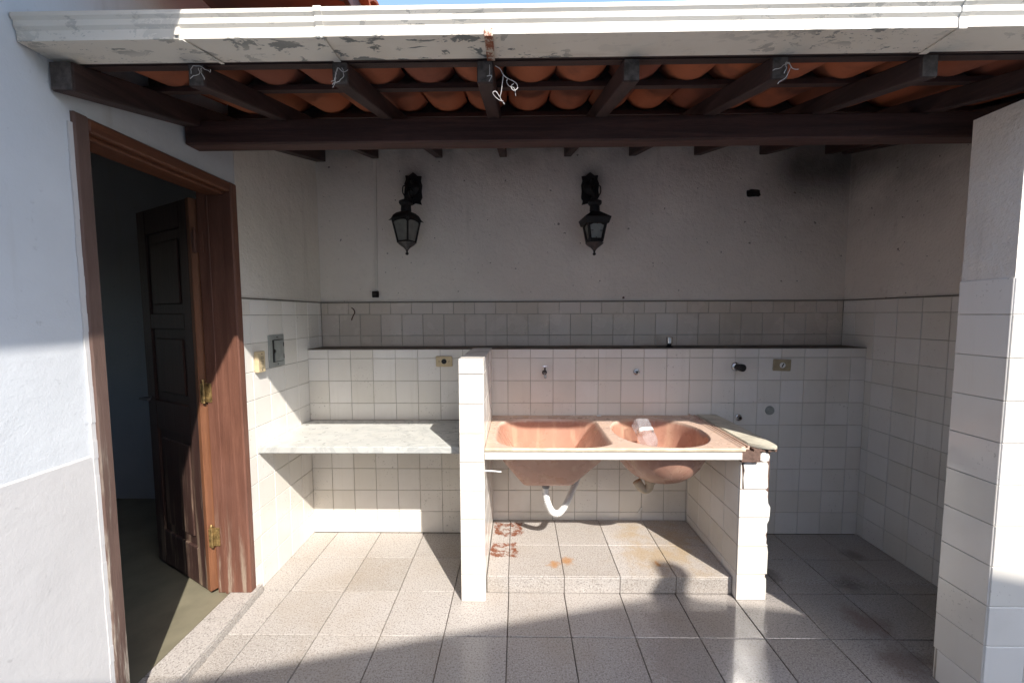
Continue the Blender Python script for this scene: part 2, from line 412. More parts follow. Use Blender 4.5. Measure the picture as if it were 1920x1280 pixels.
# ------------------------------------------------------------------ tile pieces
_tm = {}
def tile_mesh(w_, h_, t, mat, c=.0016):
    """tile in local axes: width x, height z, outer face at -t on y, back at 0; centred on its face"""
    k = (round(w_, 4), round(h_, 4), round(t, 4), mat.name)
    if k in _tm: return _tm[k]
    a, b = w_/2, h_/2
    v = [(-a,0,-b),(a,0,-b),(a,0,b),(-a,0,b),(-a,-t+c,-b),(a,-t+c,-b),(a,-t+c,b),(-a,-t+c,b),
         (-a+c,-t,-b+c),(a-c,-t,-b+c),(a-c,-t,b-c),(-a+c,-t,b-c)]
    f = [(0,1,2,3)[::-1],(8,9,10,11)]
    for i in range(4):
        j = (i+1) % 4; f += [(i,j,4+j,4+i),(4+i,4+j,8+j,8+i)]
    me = bpy.data.meshes.new('tile'); me.from_pydata(v, [], f)
    bm = bmesh.new(); bm.from_mesh(me); bmesh.ops.recalc_face_normals(bm, faces=bm.faces); bm.to_mesh(me); bm.free()
    me.materials.append(mat); _tm[k] = me; return me
GAP = .0026
ROT = {'-y': (0,0,0), '+x': (0,0,math.pi/2), '-x': (0,0,-math.pi/2), '+z': (-math.pi/2,0,0)}
def tile(parent, name, face, a0, a1, b0, b1, base, mat, t=.005, gap=GAP, jit=.0006):
    """tile on a plane: '-y' a=x b=z base=y ; '+x'/'-x' a=y b=z base=x ; '+z' a=x b=y base=z"""
    w_, h_ = a1-a0-gap, b1-b0-gap
    if w_ < .008 or h_ < .008: return
    o = bpy.data.objects.new(name, tile_mesh(w_, h_, t, mat))
    ca, cb = (a0+a1)/2, (b0+b1)/2; off = random.uniform(-jit, jit)*.5 - .0004
    if face == '-y': loc = (ca, base-off, cb)
    elif face == '+x': loc = (base+off, ca, cb)
    elif face == '-x': loc = (base-off, ca, cb)
    else: loc = (ca, cb, base+off)
    link(o, loc, parent)
    r = ROT[face]; tl = .0022 if face != '+z' else .0010
    o.rotation_euler = (r[0]+random.uniform(-tl, tl), r[1], r[2]+random.uniform(-tl, tl)) if face != '+z' else (r[0]+random.uniform(-tl, tl), random.uniform(-tl, tl), 0)
    return o
def joints(lo, hi, first, step):
    """cut positions lo..hi on a lattice first + k*step"""
    k = math.ceil((lo-first)/step + 1e-6); out = [lo]
    while first+k*step < hi-1e-6:
        q = first+k*step
        if q-lo > .012 and hi-q > .012: out.append(q)
        k += 1
    return out + [hi]
def tile_grid(parent, name, face, A, Bv, base, mat, **k):
    for i in range(len(A)-1):
        for j in range(len(Bv)-1): tile(parent, name, face, A[i], A[i+1], Bv[j], Bv[j+1], base, mat, **k)

# ------------------------------------------------------------------ dimensions
XL, XR, D, B = -1.408, 2.287, 2.616, 2.828     # left wall, right wall, ledge face, back wall face
TT = .005                                      # tile thickness
LEDGE = 1.264; TTOP = 1.576

# ------------------------------------------------------------------ ground and floor
gr = MB().box(-300, 300, -300, 300, -.5, -.12).build('ground', M['ground']); tag(gr, kind='structure')
fl = MB().box(XL-.02, 2.55, -1.9, B+.1, -.11, -.010).build('floor', M['floor_grout']); tag(fl, kind='structure')
S = .2967
fx = joints(XL, 2.55, -.943, S); fy = joints(-1.9, D, 2.336, S)
for i in range(len(fx)-1):
    for j in range(len(fy)-1):
        tile(fl, 'floor_tile', '+z', fx[i], fx[i+1], fy[j], fy[j+1], -.0095, M['floor'], t=.0095, gap=.0045, jit=.0012)

# ------------------------------------------------------------------ back wall
bw = MB().box(XL-.15, XR+.15, B, B+.15, -.1, 2.66).build('back_wall', M['plaster'])
tag(bw, 'sooty white plastered back wall with a low band of aged tiles', 'wall')
gb = MB().box(XL, XR, B-.002, B+.01, LEDGE-.01, TTOP-.001).build('grout_bed', M['grout'], bw)
zr = [LEDGE+.001, 1.342, 1.493, TTOP]
for r, first in ((0, .075), (1, .075), (2, -.155)):
    xs = joints(XL+.006, XR-.006, first, .15)
    for i in range(len(xs)-1): tile(bw, 'wall_tile', '-y', xs[i], xs[i+1], zr[r], zr[r+1], B-.002, M['tile_old'])
# mortar line on top of the tiles
MB().box(XL+.005, XR-.005, B-.011, B+.002, TTOP, TTOP+.006).build('tile_edge', M['ledge_top'], bw)

# ------------------------------------------------------------------ tiled ledge
lg = MB().box(XL+.001, XR-.001, D+TT, B-.008, 0.0, LEDGE-.004).build('tiled_ledge', M['grout'])
tag(lg, 'low white tiled ledge running along the foot of the back wall', 'ledge')
xs = joints(XL+.006, XR-.006, -1.1162, .15); zs = joints(.0, LEDGE-.004, 0.0, .15)
tile_grid(lg, 'wall_tile', '-y', xs, zs, D+TT, M['tile'])
MB().box(XL+.003, XR-.003, D-.001, B-.008, LEDGE-.004, LEDGE+.0).build('capping', M['ledge_top'], lg)

# ------------------------------------------------------------------ house on the left
house = empty('house', (XL-1.5, 1.0, 0), 'white house with a brown wooden doorway and a tiled eave above it', 'house')
WT = .15
hw = MB()
OY0, OY1, OZ = 1.275, 2.003, 2.138             # rough opening
hw.box(XL-WT, XL, -1.9, OY0, -.1, 2.90); hw.box(XL-WT, XL, OY1, B, -.1, 2.90); hw.box(XL-WT, XL, OY0, OY1, OZ, 2.90)
hwall = hw.build('wall', M['paint'], house)
# warmer plaster above the tiles in the covered bay
MB().box(XL-.004, XL+.003, OY1+.002, B-.001, TTOP+.006, 2.62).build('plaster_panel', M['plaster_side'], house)
dd = MB().prism([(XL-.01, 0.0), (XL+.004, 0.0), (XL+.004, 1.028), (XL+.001, 1.034), (XL-.01, 1.034)], 'y', -1.9, OY0-.004).build('dado', M['dado'], house)
MB().box(XL-.01, XL+.001, OY1+.003, B-.008, 0.0, TTOP-.001).build('grout_bed', M['grout'], hwall)
ys = joints(OY1+.004, B-.009, 2.065, .1425); zs = joints(0.0, TTOP, 1.492-.15*9, .15)
tile_grid(hwall, 'wall_tile', '+x', ys, zs, XL+.001, M['tile'])
MB().box(XL+.001, XL+.010, OY1+.004, B-.009, TTOP, TTOP+.006).build('tile_edge', M['ledge_top'], hwall)
# plaster lip round the near jamb, broken at the foot
lip = MB()
pts = [(XL+.004, OY0-.03+random.uniform(-.004, .004), .02+i*.06) for i in range(36)]
for i in range(35):
    y0 = OY0+.004+random.uniform(-.003, .003)+(.010 if i < 12 else 0)
    lip.box(XL+.001, XL+.0065+random.uniform(-.0008, .001), OY0-.012-random.uniform(0, .002), y0, .0+i*.06, .06+i*.06)
lip.build('plaster_lip', M['dado'], house)

# door frame
df = empty('door_frame', (XL-.08, (OY0+OY1)/2, 0)); df.parent = house; df.location = WL[df.name]-WL[house.name]
JX0, JX1 = XL-.165, XL+.012
MB().cbox(JX0, JX1, OY0, OY0+.047, .0, OZ, .005).build('jamb', M['frame_old'], df)
fj = MB().cbox(JX0, JX1, 1.958, OY1, .042, OZ, .006); fj.cbox(JX0+.045, JX0+.060, 1.9545, 1.959, .042, OZ-.046, .002)
tag(fj.build('jamb', M['frame_v'], df), 'far jamb with paint worn off its foot')
hd = MB().cbox(JX0, JX1-.002, OY0+.046, 1.959, OZ-.047, OZ-.001, .006); hd.cbox(JX0+.05, JX1-.03, OY0+.046, 1.959, OZ-.062, OZ-.046, .004)
hd.build('head', M['frame_h'], df)
# door leaf, swung into the room
hx, hy = XL-.189, 1.945
ang = math.radians(152)
dirv = Vector((math.cos(ang), math.sin(ang), 0)); nrm = Vector((-math.sin(ang), math.cos(ang), 0))  # along leaf, thickness
def door_xf():
    # local: x along the leaf, y thickness (0 = face towards the doorway), z up
    yv = Vector((dirv.y, -dirv.x, 0))     # points away from the doorway
    return Matrix(((dirv.x, yv.x, 0, hx), (dirv.y, yv.y, 0, hy), (0, 0, 1, 0), (0, 0, 0, 1)))
DX = door_xf()
LW, LT, Z0, Z1 = .60, .034, .062, 2.062
dm = MB()
dm.cbox(.028, .11, -.002, LT-.0, Z0, Z1, .003); dm.cbox(LW-.10, LW, -.002, LT, Z0, Z1, .003)
for a, b in ((Z0, Z0+.20), (.86, 1.02), (1.42, 1.50), (Z1-.13, Z1)): dm.cbox(.11, LW-.10, -.0015, LT, a, b, .003)
dm.xf(DX)
door = dm.build('door', M['door'], house); door['label'] = 'dark panelled wooden door swung open into the room'
de = MB().cbox(-.004, .0285, -.003, LT+.001, Z0-.001, Z1+.001, .003).xf(DX).build('door_edge', M['door_edge'], door)
for a, b in ((Z0+.20, .86), (1.02, 1.42), (1.50, Z1-.13)):
    pm = MB().cbox(.11, LW-.10, .010, .024, a, b, .002)
    pm.cbox(.150, LW-.14, .001, .012, a+.05, b-.05, .006)
    pm.xf(DX).build('panel', M['door'], door)
hm = MB().lathe([(.006,0),(.006,.05)], (LW-.045, -.05, 1.03), 10, (0,1,0)); hm.tube([(LW-.045,-.05,1.03),(LW-.16,-.052,1.035)], .008, 8)
hm.xf(DX).build('handle', M['pewter'], door)
for zc in (.350, 1.103, 1.850):
    kx, ky = XL-.170, 1.9465
    hg = MB()
    hg.lathe([(.0065,-.052),(.0065,.052)], (kx, ky, zc), 10); hg.lathe([(.004,.052),(.0075,.058),(.006,.066),(.002,.070)], (kx, ky, zc), 8)
    for k in (-.0177, .0177): hg.lathe([(.0072,k-.0012),(.0072,k+.0012)], (kx, ky, zc), 10)
    hg.box(kx+.002, kx+.034, 1.9535, 1.9572, zc-.048, zc+.048)
    pz = MB().box(-.0085, -.0045, .001, .030, zc-.048, zc+.048)
    for k in (-.032, .0, .032): pz.lathe([(.004,0),(.003,.002)], (-.0085, .015, zc+k), 8, (-1,0,0))
    pz.xf(DX); hg.add(pz.v, pz.f)
    for k in (-.032, .0, .032): hg.lathe([(.004,0),(.003,.002)], (kx+.020, 1.9535, zc+k), 8, (0,-1,0))
    hg.build('hinge', M['brass'] if zc < 1.5 else M['frame_v'], door, smooth=True)
# room behind the door
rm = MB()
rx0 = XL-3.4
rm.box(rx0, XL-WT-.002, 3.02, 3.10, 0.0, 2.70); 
rm.box(rx0-.08, rx0, -.4, 1.0, 0.0, 2.70); rm.box(rx0-.08, rx0, 1.8, 3.10, 0.0, 2.70); rm.box(rx0-.08, rx0, 1.0, 1.8, 0.0, 1.10); rm.box(rx0-.08, rx0, 1.0, 1.8, 2.00, 2.70); rm.box(rx0, XL-WT-.002, -.48, -.40, 0.0, 2.70)  # gap in the unseen far wall: a window added to brighten the room
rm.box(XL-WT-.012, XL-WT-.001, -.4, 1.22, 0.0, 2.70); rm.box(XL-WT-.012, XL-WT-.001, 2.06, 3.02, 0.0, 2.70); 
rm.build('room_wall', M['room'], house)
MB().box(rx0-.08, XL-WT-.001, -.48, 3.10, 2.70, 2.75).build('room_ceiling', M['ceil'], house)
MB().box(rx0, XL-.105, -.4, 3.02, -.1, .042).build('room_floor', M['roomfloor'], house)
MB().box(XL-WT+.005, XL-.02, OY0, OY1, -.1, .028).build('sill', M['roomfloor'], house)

# doorstep
ds = MB().prism([(XL-.095, 1.20), (XL+.062, 1.20), (XL+.020, 2.030), (XL-.095, 2.030)], 'z', -.004, .036).build('doorstep', M['floor_grout'])
tag(ds, 'low granite tiled step in front of the open doorway', 'step')
def edge_x(y, off=0): return XL+.062+(y-1.20)*(-.042/.83)+off
for a, b in ((1.203, 1.475), (1.478, 1.775), (1.778, 2.032)):
    y0, y1 = a+.001, b-.001
    MB().prism([(XL-.098, y0), (edge_x(y0, .004), y0), (edge_x(y1, .004), y1), (XL-.098, y1)], 'z', .036, .046).build('step_tile', M['floor'], ds)
for a, b in ((1.203, 1.60), (1.603, 1.80), (1.803, 2.032)):
    y0, y1 = a+.001, b-.001
    MB().prism([(edge_x(y0, .001), y0), (edge_x(y0, .008), y0), (edge_x(y1, .008), y1), (edge_x(y1, .001), y1)], 'z', .001, .0345).build('riser_tile', M['floor'], ds)

# ------------------------------------------------------------------ right wall and wing wall
rw = MB().box(XR, XR+.15, 1.40, B+.0, -.1, 2.66).build('side_wall', M['plaster'])
tag(rw, 'shaded plastered side wall tiled to shoulder height opposite the doorway', 'wall')
MB().box(XR-.001, XR+.01, 1.561, B-.008, 0.0, TTOP-.001).build('grout_bed', M['grout'], rw)
ys = joints(1.566, B-.009, 2.424, .148); zs = joints(0.0, TTOP, 1.492-.15*9, .15)
tile_grid(rw, 'wall_tile', '-x', ys, zs, XR-.001, M['tile'])
MB().box(XR-.010, XR-.001, 1.566, B-.009, TTOP, TTOP+.006).build('tile_edge', M['ledge_top'], rw)
ww = MB().box(1.703, XR-.002, 1.394, 1.558, -.1, 2.205).build('wing_wall', M['plaster_side'])
tag(ww, 'short tiled wing wall standing out in front of the shaded side wall', 'wall')
MB().box(1.7015, 1.71, 1.397, 1.553, 0.0, 1.60).build('grout_bed', M['grout'], ww)
zs = joints(0.0, 1.61, .129, .1505)
for j in range(len(zs)-1):
    tile(ww, 'wall_tile', '-x', 1.391, 1.545 if zs[j] < .12 else 1.560, zs[j], zs[j+1], 1.7015, M['tile'])
for j in range(len(zs)-1):
    for a, b in ((1.70, 1.845), (1.845, 1.995), (1.995, 2.145), (2.145, 2.284)):
        tile(ww, 'wall_tile', '-y', a, b, zs[j], zs[j+1], 1.393, M['tile'])

# ------------------------------------------------------------------ partition pillar and support
PX0, PX1, PY = -.298, -.171, 1.962
pl = MB().box(PX0+TT, PX1-TT, PY+TT, D-.001, 0.0, 1.262).build('partition_wall', M['grout_dark'])
tag(pl, 'narrow white tiled partition between the marble counter and the double sink', 'wall')
zs = [0.001, .148, .297, .444, .593, .741, .890, 1.043, 1.194, 1.262]
for j in range(len(zs)-1): tile(pl, 'wall_tile', '-y', PX0, PX1, zs[j], zs[j+1], PY+TT, M['tile'], gap=.0034)
ys = joints(PY+.006, D-.002, 2.11, .15)
tile_grid(pl, 'wall_tile', '+x', ys, zs, PX1-TT, M['tile']); tile_grid(pl, 'wall_tile', '-x', ys, zs, PX0+TT, M['tile'])
MB().cbox(PX0+.001, PX1-.001, PY+.002, D-.002, 1.262, 1.270, .002).build('capping', M['tile'], pl)

SX0, SX1, SY = 1.136, 1.288, 1.990
sm = MB().box(SX0+TT, SX1-.004, SY+.006, D-.001, 0.0, .790)
sup = sm.build('support_wall', M['mortar'])
tag(sup, 'chipped white tiled support wall under the free end of the sink', 'wall')
random.seed(11)
a_, b_ = SX0, SX1+.003
for P in ([(a_,.001),(b_-.004,.001),(b_-.003,.060),(b_-.005,.118),(b_-.013,.126),(b_-.011,.139),(a_,.139)],
          [(a_,.141),(b_-.002,.141),(b_-.001,.262),(b_-.006,.291),(a_,.291)],
          [(a_,.293),(b_-.003,.293),(b_-.012,.306),(b_-.011,.330),(b_-.017,.352),(b_-.009,.372),(b_-.012,.410),(b_-.002,.432),(b_-.001,.443),(a_,.443)],
          [(a_,.445),(b_-.000,.445),(b_+.002,.498),(b_-.010,.520),(b_-.014,.556),(b_-.013,.580),(b_-.026,.592),(a_,.592)],
          [(a_+.020,.595),(b_-.022,.594),(b_-.014,.604),(b_-.018,.660),(b_-.016,.720),(b_-.024,.737),(a_+.060,.732),(a_+.030,.738),(a_+.014,.726),(a_+.020,.690),(a_+.015,.650)],
          [(a_,.596),(a_+.010,.595),(a_+.009,.660),(a_+.003,.735),(a_,.735)]):
    zc_ = (min(q[1] for q in P)+max(q[1] for q in P))/2
    P = [(q[0], zc_+(q[1]-zc_)*.985) for q in P]
    MB().prism(P, 'y', SY, SY+.0065).build('wall_tile', M['tile'], sup)
MB().prism([(1.232,.745),(1.250,.738),(1.275,.742),(1.280,.765),(1.270,.783),(1.243,.786),(1.228,.770)], 'y', SY-.001, SY+.006).build('wall_tile', M['tile'], sup)
zs = [0.001, .142, .292, .444, .593, .742, .788]
ys = joints(SY+.012, D-.002, 2.14, .15)
tile_grid(sup, 'wall_tile', '-x', ys, zs, SX0+TT, M['tile'])
for i in range(len(ys)-1):
    for j in range(len(zs)-1):
        if not (i == 0 and j in (0, 3, 5)): tile(sup, 'wall_tile', '+x', ys[i]+(.018*random.random() if i == 0 else 0), ys[i+1], zs[j], zs[j+1], SX1-.004, M['tile'])

# ------------------------------------------------------------------ step under the sink
st = MB().box(PX1+.001, SX0-.001, 2.038, D-.0005, 0.0, .088).build('platform', M['floor_grout'])
tag(st, 'raised granite tiled platform on the floor under the double sink', 'platform')
xs = joints(PX1+.002, SX0-.002, -.053, .2975)
for i in range(len(xs)-1):
    tile(st, 'step_tile', '+z', xs[i], xs[i+1], 2.029, 2.317, .088, M['floor'], t=.008, gap=.0035)
    tile(st, 'step_tile', '+z', xs[i], xs[i+1], 2.317, D-.002, .088, M['floor'], t=.008, gap=.0035)
    tile(st, 'riser_tile', '-y', xs[i], xs[i+1], .001, .0875, 2.038, M['floor'], t=.008, gap=.003)

# ------------------------------------------------------------------ marble counter
ct = MB()
bmn = bmesh.new(); bmesh.ops.create_cube(bmn, size=1)
cx0, cx1, cy0, cy1, cz0, cz1 = XL+.007, PX0-.0015, 2.073, D-.002, .747, .786
for q in bmn.verts: q.co = Vector(((cx0+cx1)/2+q.co.x*(cx1-cx0), (cy0+cy1)/2+q.co.y*(cy1-cy0), (cz0+cz1)/2+q.co.z*(cz1-cz0)))
bmesh.ops.bevel(bmn, geom=list(bmn.edges), offset=.004, segments=2, affect='EDGES'); ct.bm(bmn)
co = ct.build('marble_counter', M['marble'], smooth=True)
tag(co, 'white veined marble slab counter set between the doorway wall and partition', 'counter')
cr = MB().box(cx0+.01, cx1, D-.012, D-.002, .786, .7885); cr.build('sealant', M['grout'], co)

# ------------------------------------------------------------------ double sink
sk = empty('double_sink', (.49, 2.3, .45), 'brown moulded double bowl laundry sink with a white front edge', 'sink')
DZ = .809
def sup_r(x, y, cx, cy, a, b, n): return (abs((x-cx)/a)**n + abs((y-cy)/b)**n)**(1/n)
def sstep(t): t = max(0, min(1, t)); return t*t*(3-2*t)
def smin(vals, k): return -math.log(sum(math.exp(-k*v) for v in vals))/k
def sink_z(x, y):
    z = DZ
    r = sup_r(x, y, .205, 2.2775, .332, .2885, 3.6)
    if r < 1.0:
        # tapered tank: steep at the back, sloping sides and front, flat bottom
        t = smin([(x+.128)/.165, (.500-x)/.200, (y-1.985)/.20, (2.566-y)/.05, 1.0], 26)
        d = min(max(0, t), (1-r)/.09)
        z = min(z, DZ - .285*d*sstep((1-r)/.03)**.4)
    cy, b = 2.282, .286
    r = sup_r(x, y, .815, cy, .262, b, 2.15)
    if r < 1.0:
        pw = 2.6 + 4.0*sstep((y-cy)/b)
        z = min(z, DZ - .272*(1-r**pw)**.56*sstep((1-r)/.02)**.4)
    # raised border and rib between the bowls
    if x > 1.128: z = DZ + .010*math.sin(min(1, (x-1.128)/.022)*math.pi)**2
    if y > 2.592: z += .008*sstep((y-2.592)/.010)
    return z
gx, gy = 268, 128
sx0, sx1, sy0, sy1 = PX1+.001, 1.172, 1.984, D-.002
sm_ = MB(); vs_ = []; fs_ = []
for j in range(gy+1):
    for i in range(gx+1):
        x = sx0+(sx1-sx0)*i/gx; y = sy0+(sy1-sy0)*j/gy; vs_.append((x, y, sink_z(x, y)))
for j in range(gy):
    for i in range(gx):
        a = j*(gx+1)+i; fs_.append((a, a+1, a+gx+2, a+gx+1))
sm_.add(vs_, fs_)
basin = sm_.build('basin', M['sink'], sk, smooth='all')
# make sure the faces look up, then give the shell a thickness downwards
me = basin.data
if me.polygons[0].normal.z < 0: me.flip_normals()
so_ = basin.modifiers.new('shell', 'SOLIDIFY'); so_.thickness = .007; so_.offset = -1
MB().cbox(sx0, 1.150, 1.972, 1.9835, .7945, DZ+.002, .003).build('rim', M['sink_rim'], sk)
ed = MB().cbox(PX1+.0008, 1.128, 1.964, 2.020, .755, .7930, .003).build('front_edge', M['tile'], sk)
MB().box(sx0, 1.128, 1.9695, 2.0, .7929, .7960).build('seal', M['grout_dark'], sk)
MB().box(1.1285, 1.222, 1.972, 2.02, .742, .7925).build('broken_mortar', M['mortar'], sk)
for k in (1.150, 1.172):
    MB().tube([(k, 1.990, DZ+.006), (k+.002, 2.3, DZ+.006), (k, D-.004, DZ+.006)], .006, 8).build('border_rib', M['sink'], sk, smooth=True)
# waste hose of the left bowl
hp = smooth_path([(.163, 2.285, .515), (.163, 2.285, .43), (.176, 2.295, .365), (.205, 2.315, .305), (.243, 2.335, .285), (.285, 2.385, .300),
                  (.320, 2.43, .335), (.356, 2.485, .378), (.393, 2.545, .418), (.405, 2.600, .425)], 30)
acc = 0; rs = []
for i, p_ in enumerate(hp):
    if i: acc += (p_-hp[i-1]).length
    s_ = .0185 if acc < .075 else .0180+.0034*math.sin(acc/.0115*2*math.pi)
    rs.append(s_)
hose = MB().tube(hp, rs, 14).build('drain_hose', M['white_pvc'], sk, smooth='all')
MB().lathe([(.0205,0),(.0225,.004),(.0225,.016),(.019,.018),(.019,.05),(.026,.052),(.026,.060)], (.163, 2.285, .468), 16).build('collar', M['grey_pvc'], hose, smooth=True)
MB().lathe([(.034,0),(.030,.008),(.022,.012),(.022,.02)], (.405, D-.0005, .425), 16, (0,-1,0)).build('wall_flange', M['putty'], hose, smooth=True)
# waste fitting of the right bowl
ff = MB().lathe([(.030,.0),(.032,.012),(.030,.024),(.026,.028),(.026,.055)], (.777, 2.285, .497), 18)
dr = ff.build('drain_fitting', M['putty'], sk, smooth=True)
MB().lathe([(.031,0),(.032,.004),(.031,.008)], (.777, 2.285, .505), 18).build('seal_ring', M['black'], dr, smooth=True)
eb = MB().tube(smooth_path([(.777, 2.285, .50), (.772, 2.288, .470), (.752, 2.292, .455), (.728, 2.298, .466), (.705, 2.305, .500)], 6), [.024]*12+[.026]*13, 14)
eb.build('elbow', M['putty'], dr, smooth='all')

# marble strip beside the sink
ms = MB()
pp = [(1.186, 2.030), (1.222, 1.990), (1.262, 1.972), (1.296, 1.970), (1.312, 1.982), (1.318, 2.010), (1.316, D-.002), (1.186, D-.002)]
bmn = bmesh.new(); vv = [bmn.verts.new((q[0], q[1], .8050)) for q in pp]; fc = bmn.faces.new(vv)
ex = bmesh.ops.extrude_face_region(bmn, geom=[fc]); 
for q in [e for e in ex['geom'] if isinstance(e, bmesh.types.BMVert)]: q.co.z = .824
bmesh.ops.bevel(bmn, geom=list(bmn.edges), offset=.004, segments=2, affect='EDGES'); ms.bm(bmn)
M['slab'] = mat_plain('worn_cream_marble', (.60, .56, .46), .55, var=.35, scale=12)
mso = ms.build('marble_strip', M['slab'], smooth=True)
tag(mso, 'short marble slab capping the chipped support wall beside the sink', 'slab')
# mortar bed under it, ragged
rg = MB(); random.seed(5)
for i in range(10):
    x = 1.195+i*.0115
    rg.cbox(x, x+.0135, 1.978+.010*random.random(), 2.03, .7905, .8045, .001)
rg.build('mortar_bed', M['mortar'], mso)

# clear bottle and sponge lying in the right bowl
def place(mb, c, ax, up=(0,0,1)):
    z_ = Vector(ax).normalized(); x_ = Vector(up).cross(z_).normalized(); y_ = z_.cross(x_)
    return mb.xf(Matrix(((x_.x,y_.x,z_.x,c[0]),(x_.y,y_.y,z_.y,c[1]),(x_.z,y_.z,z_.z,c[2]),(0,0,0,1))))
def rr(a, b, n=20, e=4.0):
    out = []
    for i in range(n):
        t = 2*math.pi*i/n; c_, s_ = math.cos(t), math.sin(t)
        out.append((a*abs(c_)**(2/e)*(1 if c_ >= 0 else -1), b*abs(s_)**(2/e)*(1 if s_ >= 0 else -1)))
    return out
bb = MB(); prof = [(.02,.0,1),(.040,.004,1),(.043,.012,1),(.043,.05,1),(.040,.055,1),(.043,.060,1),(.043,.10,1),(.040,.105,1),(.043,.11,1),(.043,.15,1),(.030,.185,.9),(.014,.205,0),(.013,.225,0),(.0135,.226,0)]
vs_ = []; fs_ = []; n = 24
for a, hgt, sq in prof:
    for (x, y) in rr(a, a*.86, n, 4.0 if sq else 2.0): vs_.append((x, y, hgt))
for k in range(len(prof)-1):
    for i in range(n):
        j = (i+1) % n; fs_.append((k*n+i, k*n+j, (k+1)*n+j, (k+1)*n+i))
fs_ += [tuple(range(n-1,-1,-1))]; bb.add(vs_, fs_)
BC = (.770, 2.490, .812); BA = (.16, -.62, -.56)
bb.xf(Matrix.Diagonal((1.15, 1.1, 1.0, 1))); place(bb, BC, BA)
bt = bb.build('plastic_bottle', M['pet'], smooth=False)
for q in bt.data.vertices:
    q.co += Vector((random.uniform(-1,1), random.uniform(-1,1), random.uniform(-1,1)))*.0028
sdm = bt.modifiers.new('shell', 'SOLIDIFY'); sdm.thickness = .0016
tag(bt, 'empty clear plastic bottle lying in the right hand sink bowl', 'bottle')
cp = MB().lathe([(.0155,0),(.0155,.016),(.013,.018)], (0,0,.218), 14); place(cp, BC, BA); cp.build('cap', M['white_pvc'], bt, smooth=True)
lb = MB(); vs_ = []; fs_ = []
for hgt in (.070, .094):
    for (x, y) in rr(.0445, .0385, n, 4.0): vs_.append((x, y, hgt))
for i in range(n//2): fs_.append((i, i+1, n+i+1, n+i))
lb.add(vs_, fs_); lb.xf(Matrix.Diagonal((1.15, 1.1, 1.0, 1))); place(lb, BC, BA); lo_ = lb.build('bottle_label', M['white_pvc'], bt, smooth=True)
sl = lo_.modifiers.new('shell', 'SOLIDIFY'); sl.thickness = .0006
sp = MB(); bmn = bmesh.new(); bmesh.ops.create_icosphere(bmn, subdivisions=3, radius=1)
for q in bmn.verts:
    k = 1+.12*math.sin(q.co.x*9)*math.cos(q.co.y*7); q.co = Vector((q.co.x*.036*k, q.co.y*.022, q.co.z*.014*k))
sp.bm(bmn); sp.xf(Matrix.Translation((.690, 2.240, .650)) @ Matrix.Rotation(.5, 4, 'Y'))
so2 = sp.build('soap_bar', M['mortar'], smooth=True); tag(so2, 'brown lump of soap lying near the bottle in the sink bowl', 'soap')
# soap dish piece on the rear rim
sg = MB().cbox(.520, .548, 2.577, 2.597, .8185, .826, .002).build('soap_scrap', M['white_pvc']); tag(sg, 'small pale scrap left on the rear rim between the bowls', 'scrap')

# thin white rod stuck in the partition
rd = MB().tube([(PX1+.0005, 1.985, .690), (PX1+.045, 1.985, .689), (-.086, 1.984, .685)], .0038, 8).build('plastic_rod', M['white_pvc'], smooth=True)
tag(rd, 'thin white rod sticking out of the partition below the sink edge', 'rod')

# ------------------------------------------------------------------ shed roof
SL = .242
def zt(y): return 1.955+SL*y                    # top line of the rafters
RH = .066
roof = empty('shed_roof', (.45, 2.0, 2.15), 'dark timber lean-to roof of orange clay tiles above the sink', 'roof')
bmm = MB().cbox(XL+.004, XR-.003, 1.708, 1.785, 2.211, zt(1.746)-RH, .006).build('beam', M['beam'], roof)
def rafter(x, w_=.05, y0=1.262, y1=B-.001, hgt=RH):
    m = MB()
    P = [(y0, zt(y0)-hgt), (y1, zt(y1)-hgt), (y1, zt(y1)), (y0, zt(y0))]
    m.prism(P, 'x', x-w_/2, x+w_/2)
    o = m.build('rafter', M['rafter'], roof, bevel=.005)
    e = MB().prism([(y0-.0025, zt(y0)-hgt+.004), (y0-.0005, zt(y0)-hgt+.004), (y0-.0005, zt(y0)-.002), (y0-.0025, zt(y0)-.002)], 'x', x-w_/2+.003, x+w_/2-.003)
    e.build('rafter_end', M['endgrain'], o)
for k in range(-2, 6): rafter(-.097+.445*k)
rafter(XL+.040, .07, 1.225, B-.001, .085); rafter(XR-.040, .06)
for y in (1.292, 1.540, 1.965, 2.39, 2.79):
    hgt = .030 if y < 1.3 else .020
    MB().prism([(y-.022, zt(y-.022)+.0005), (y+.022, zt(y+.022)+.0005), (y+.022, zt(y+.022)+hgt), (y-.022, zt(y-.022)+hgt)], 'x', XL+.003, XR-.002).build('batten', M['batten'], roof)
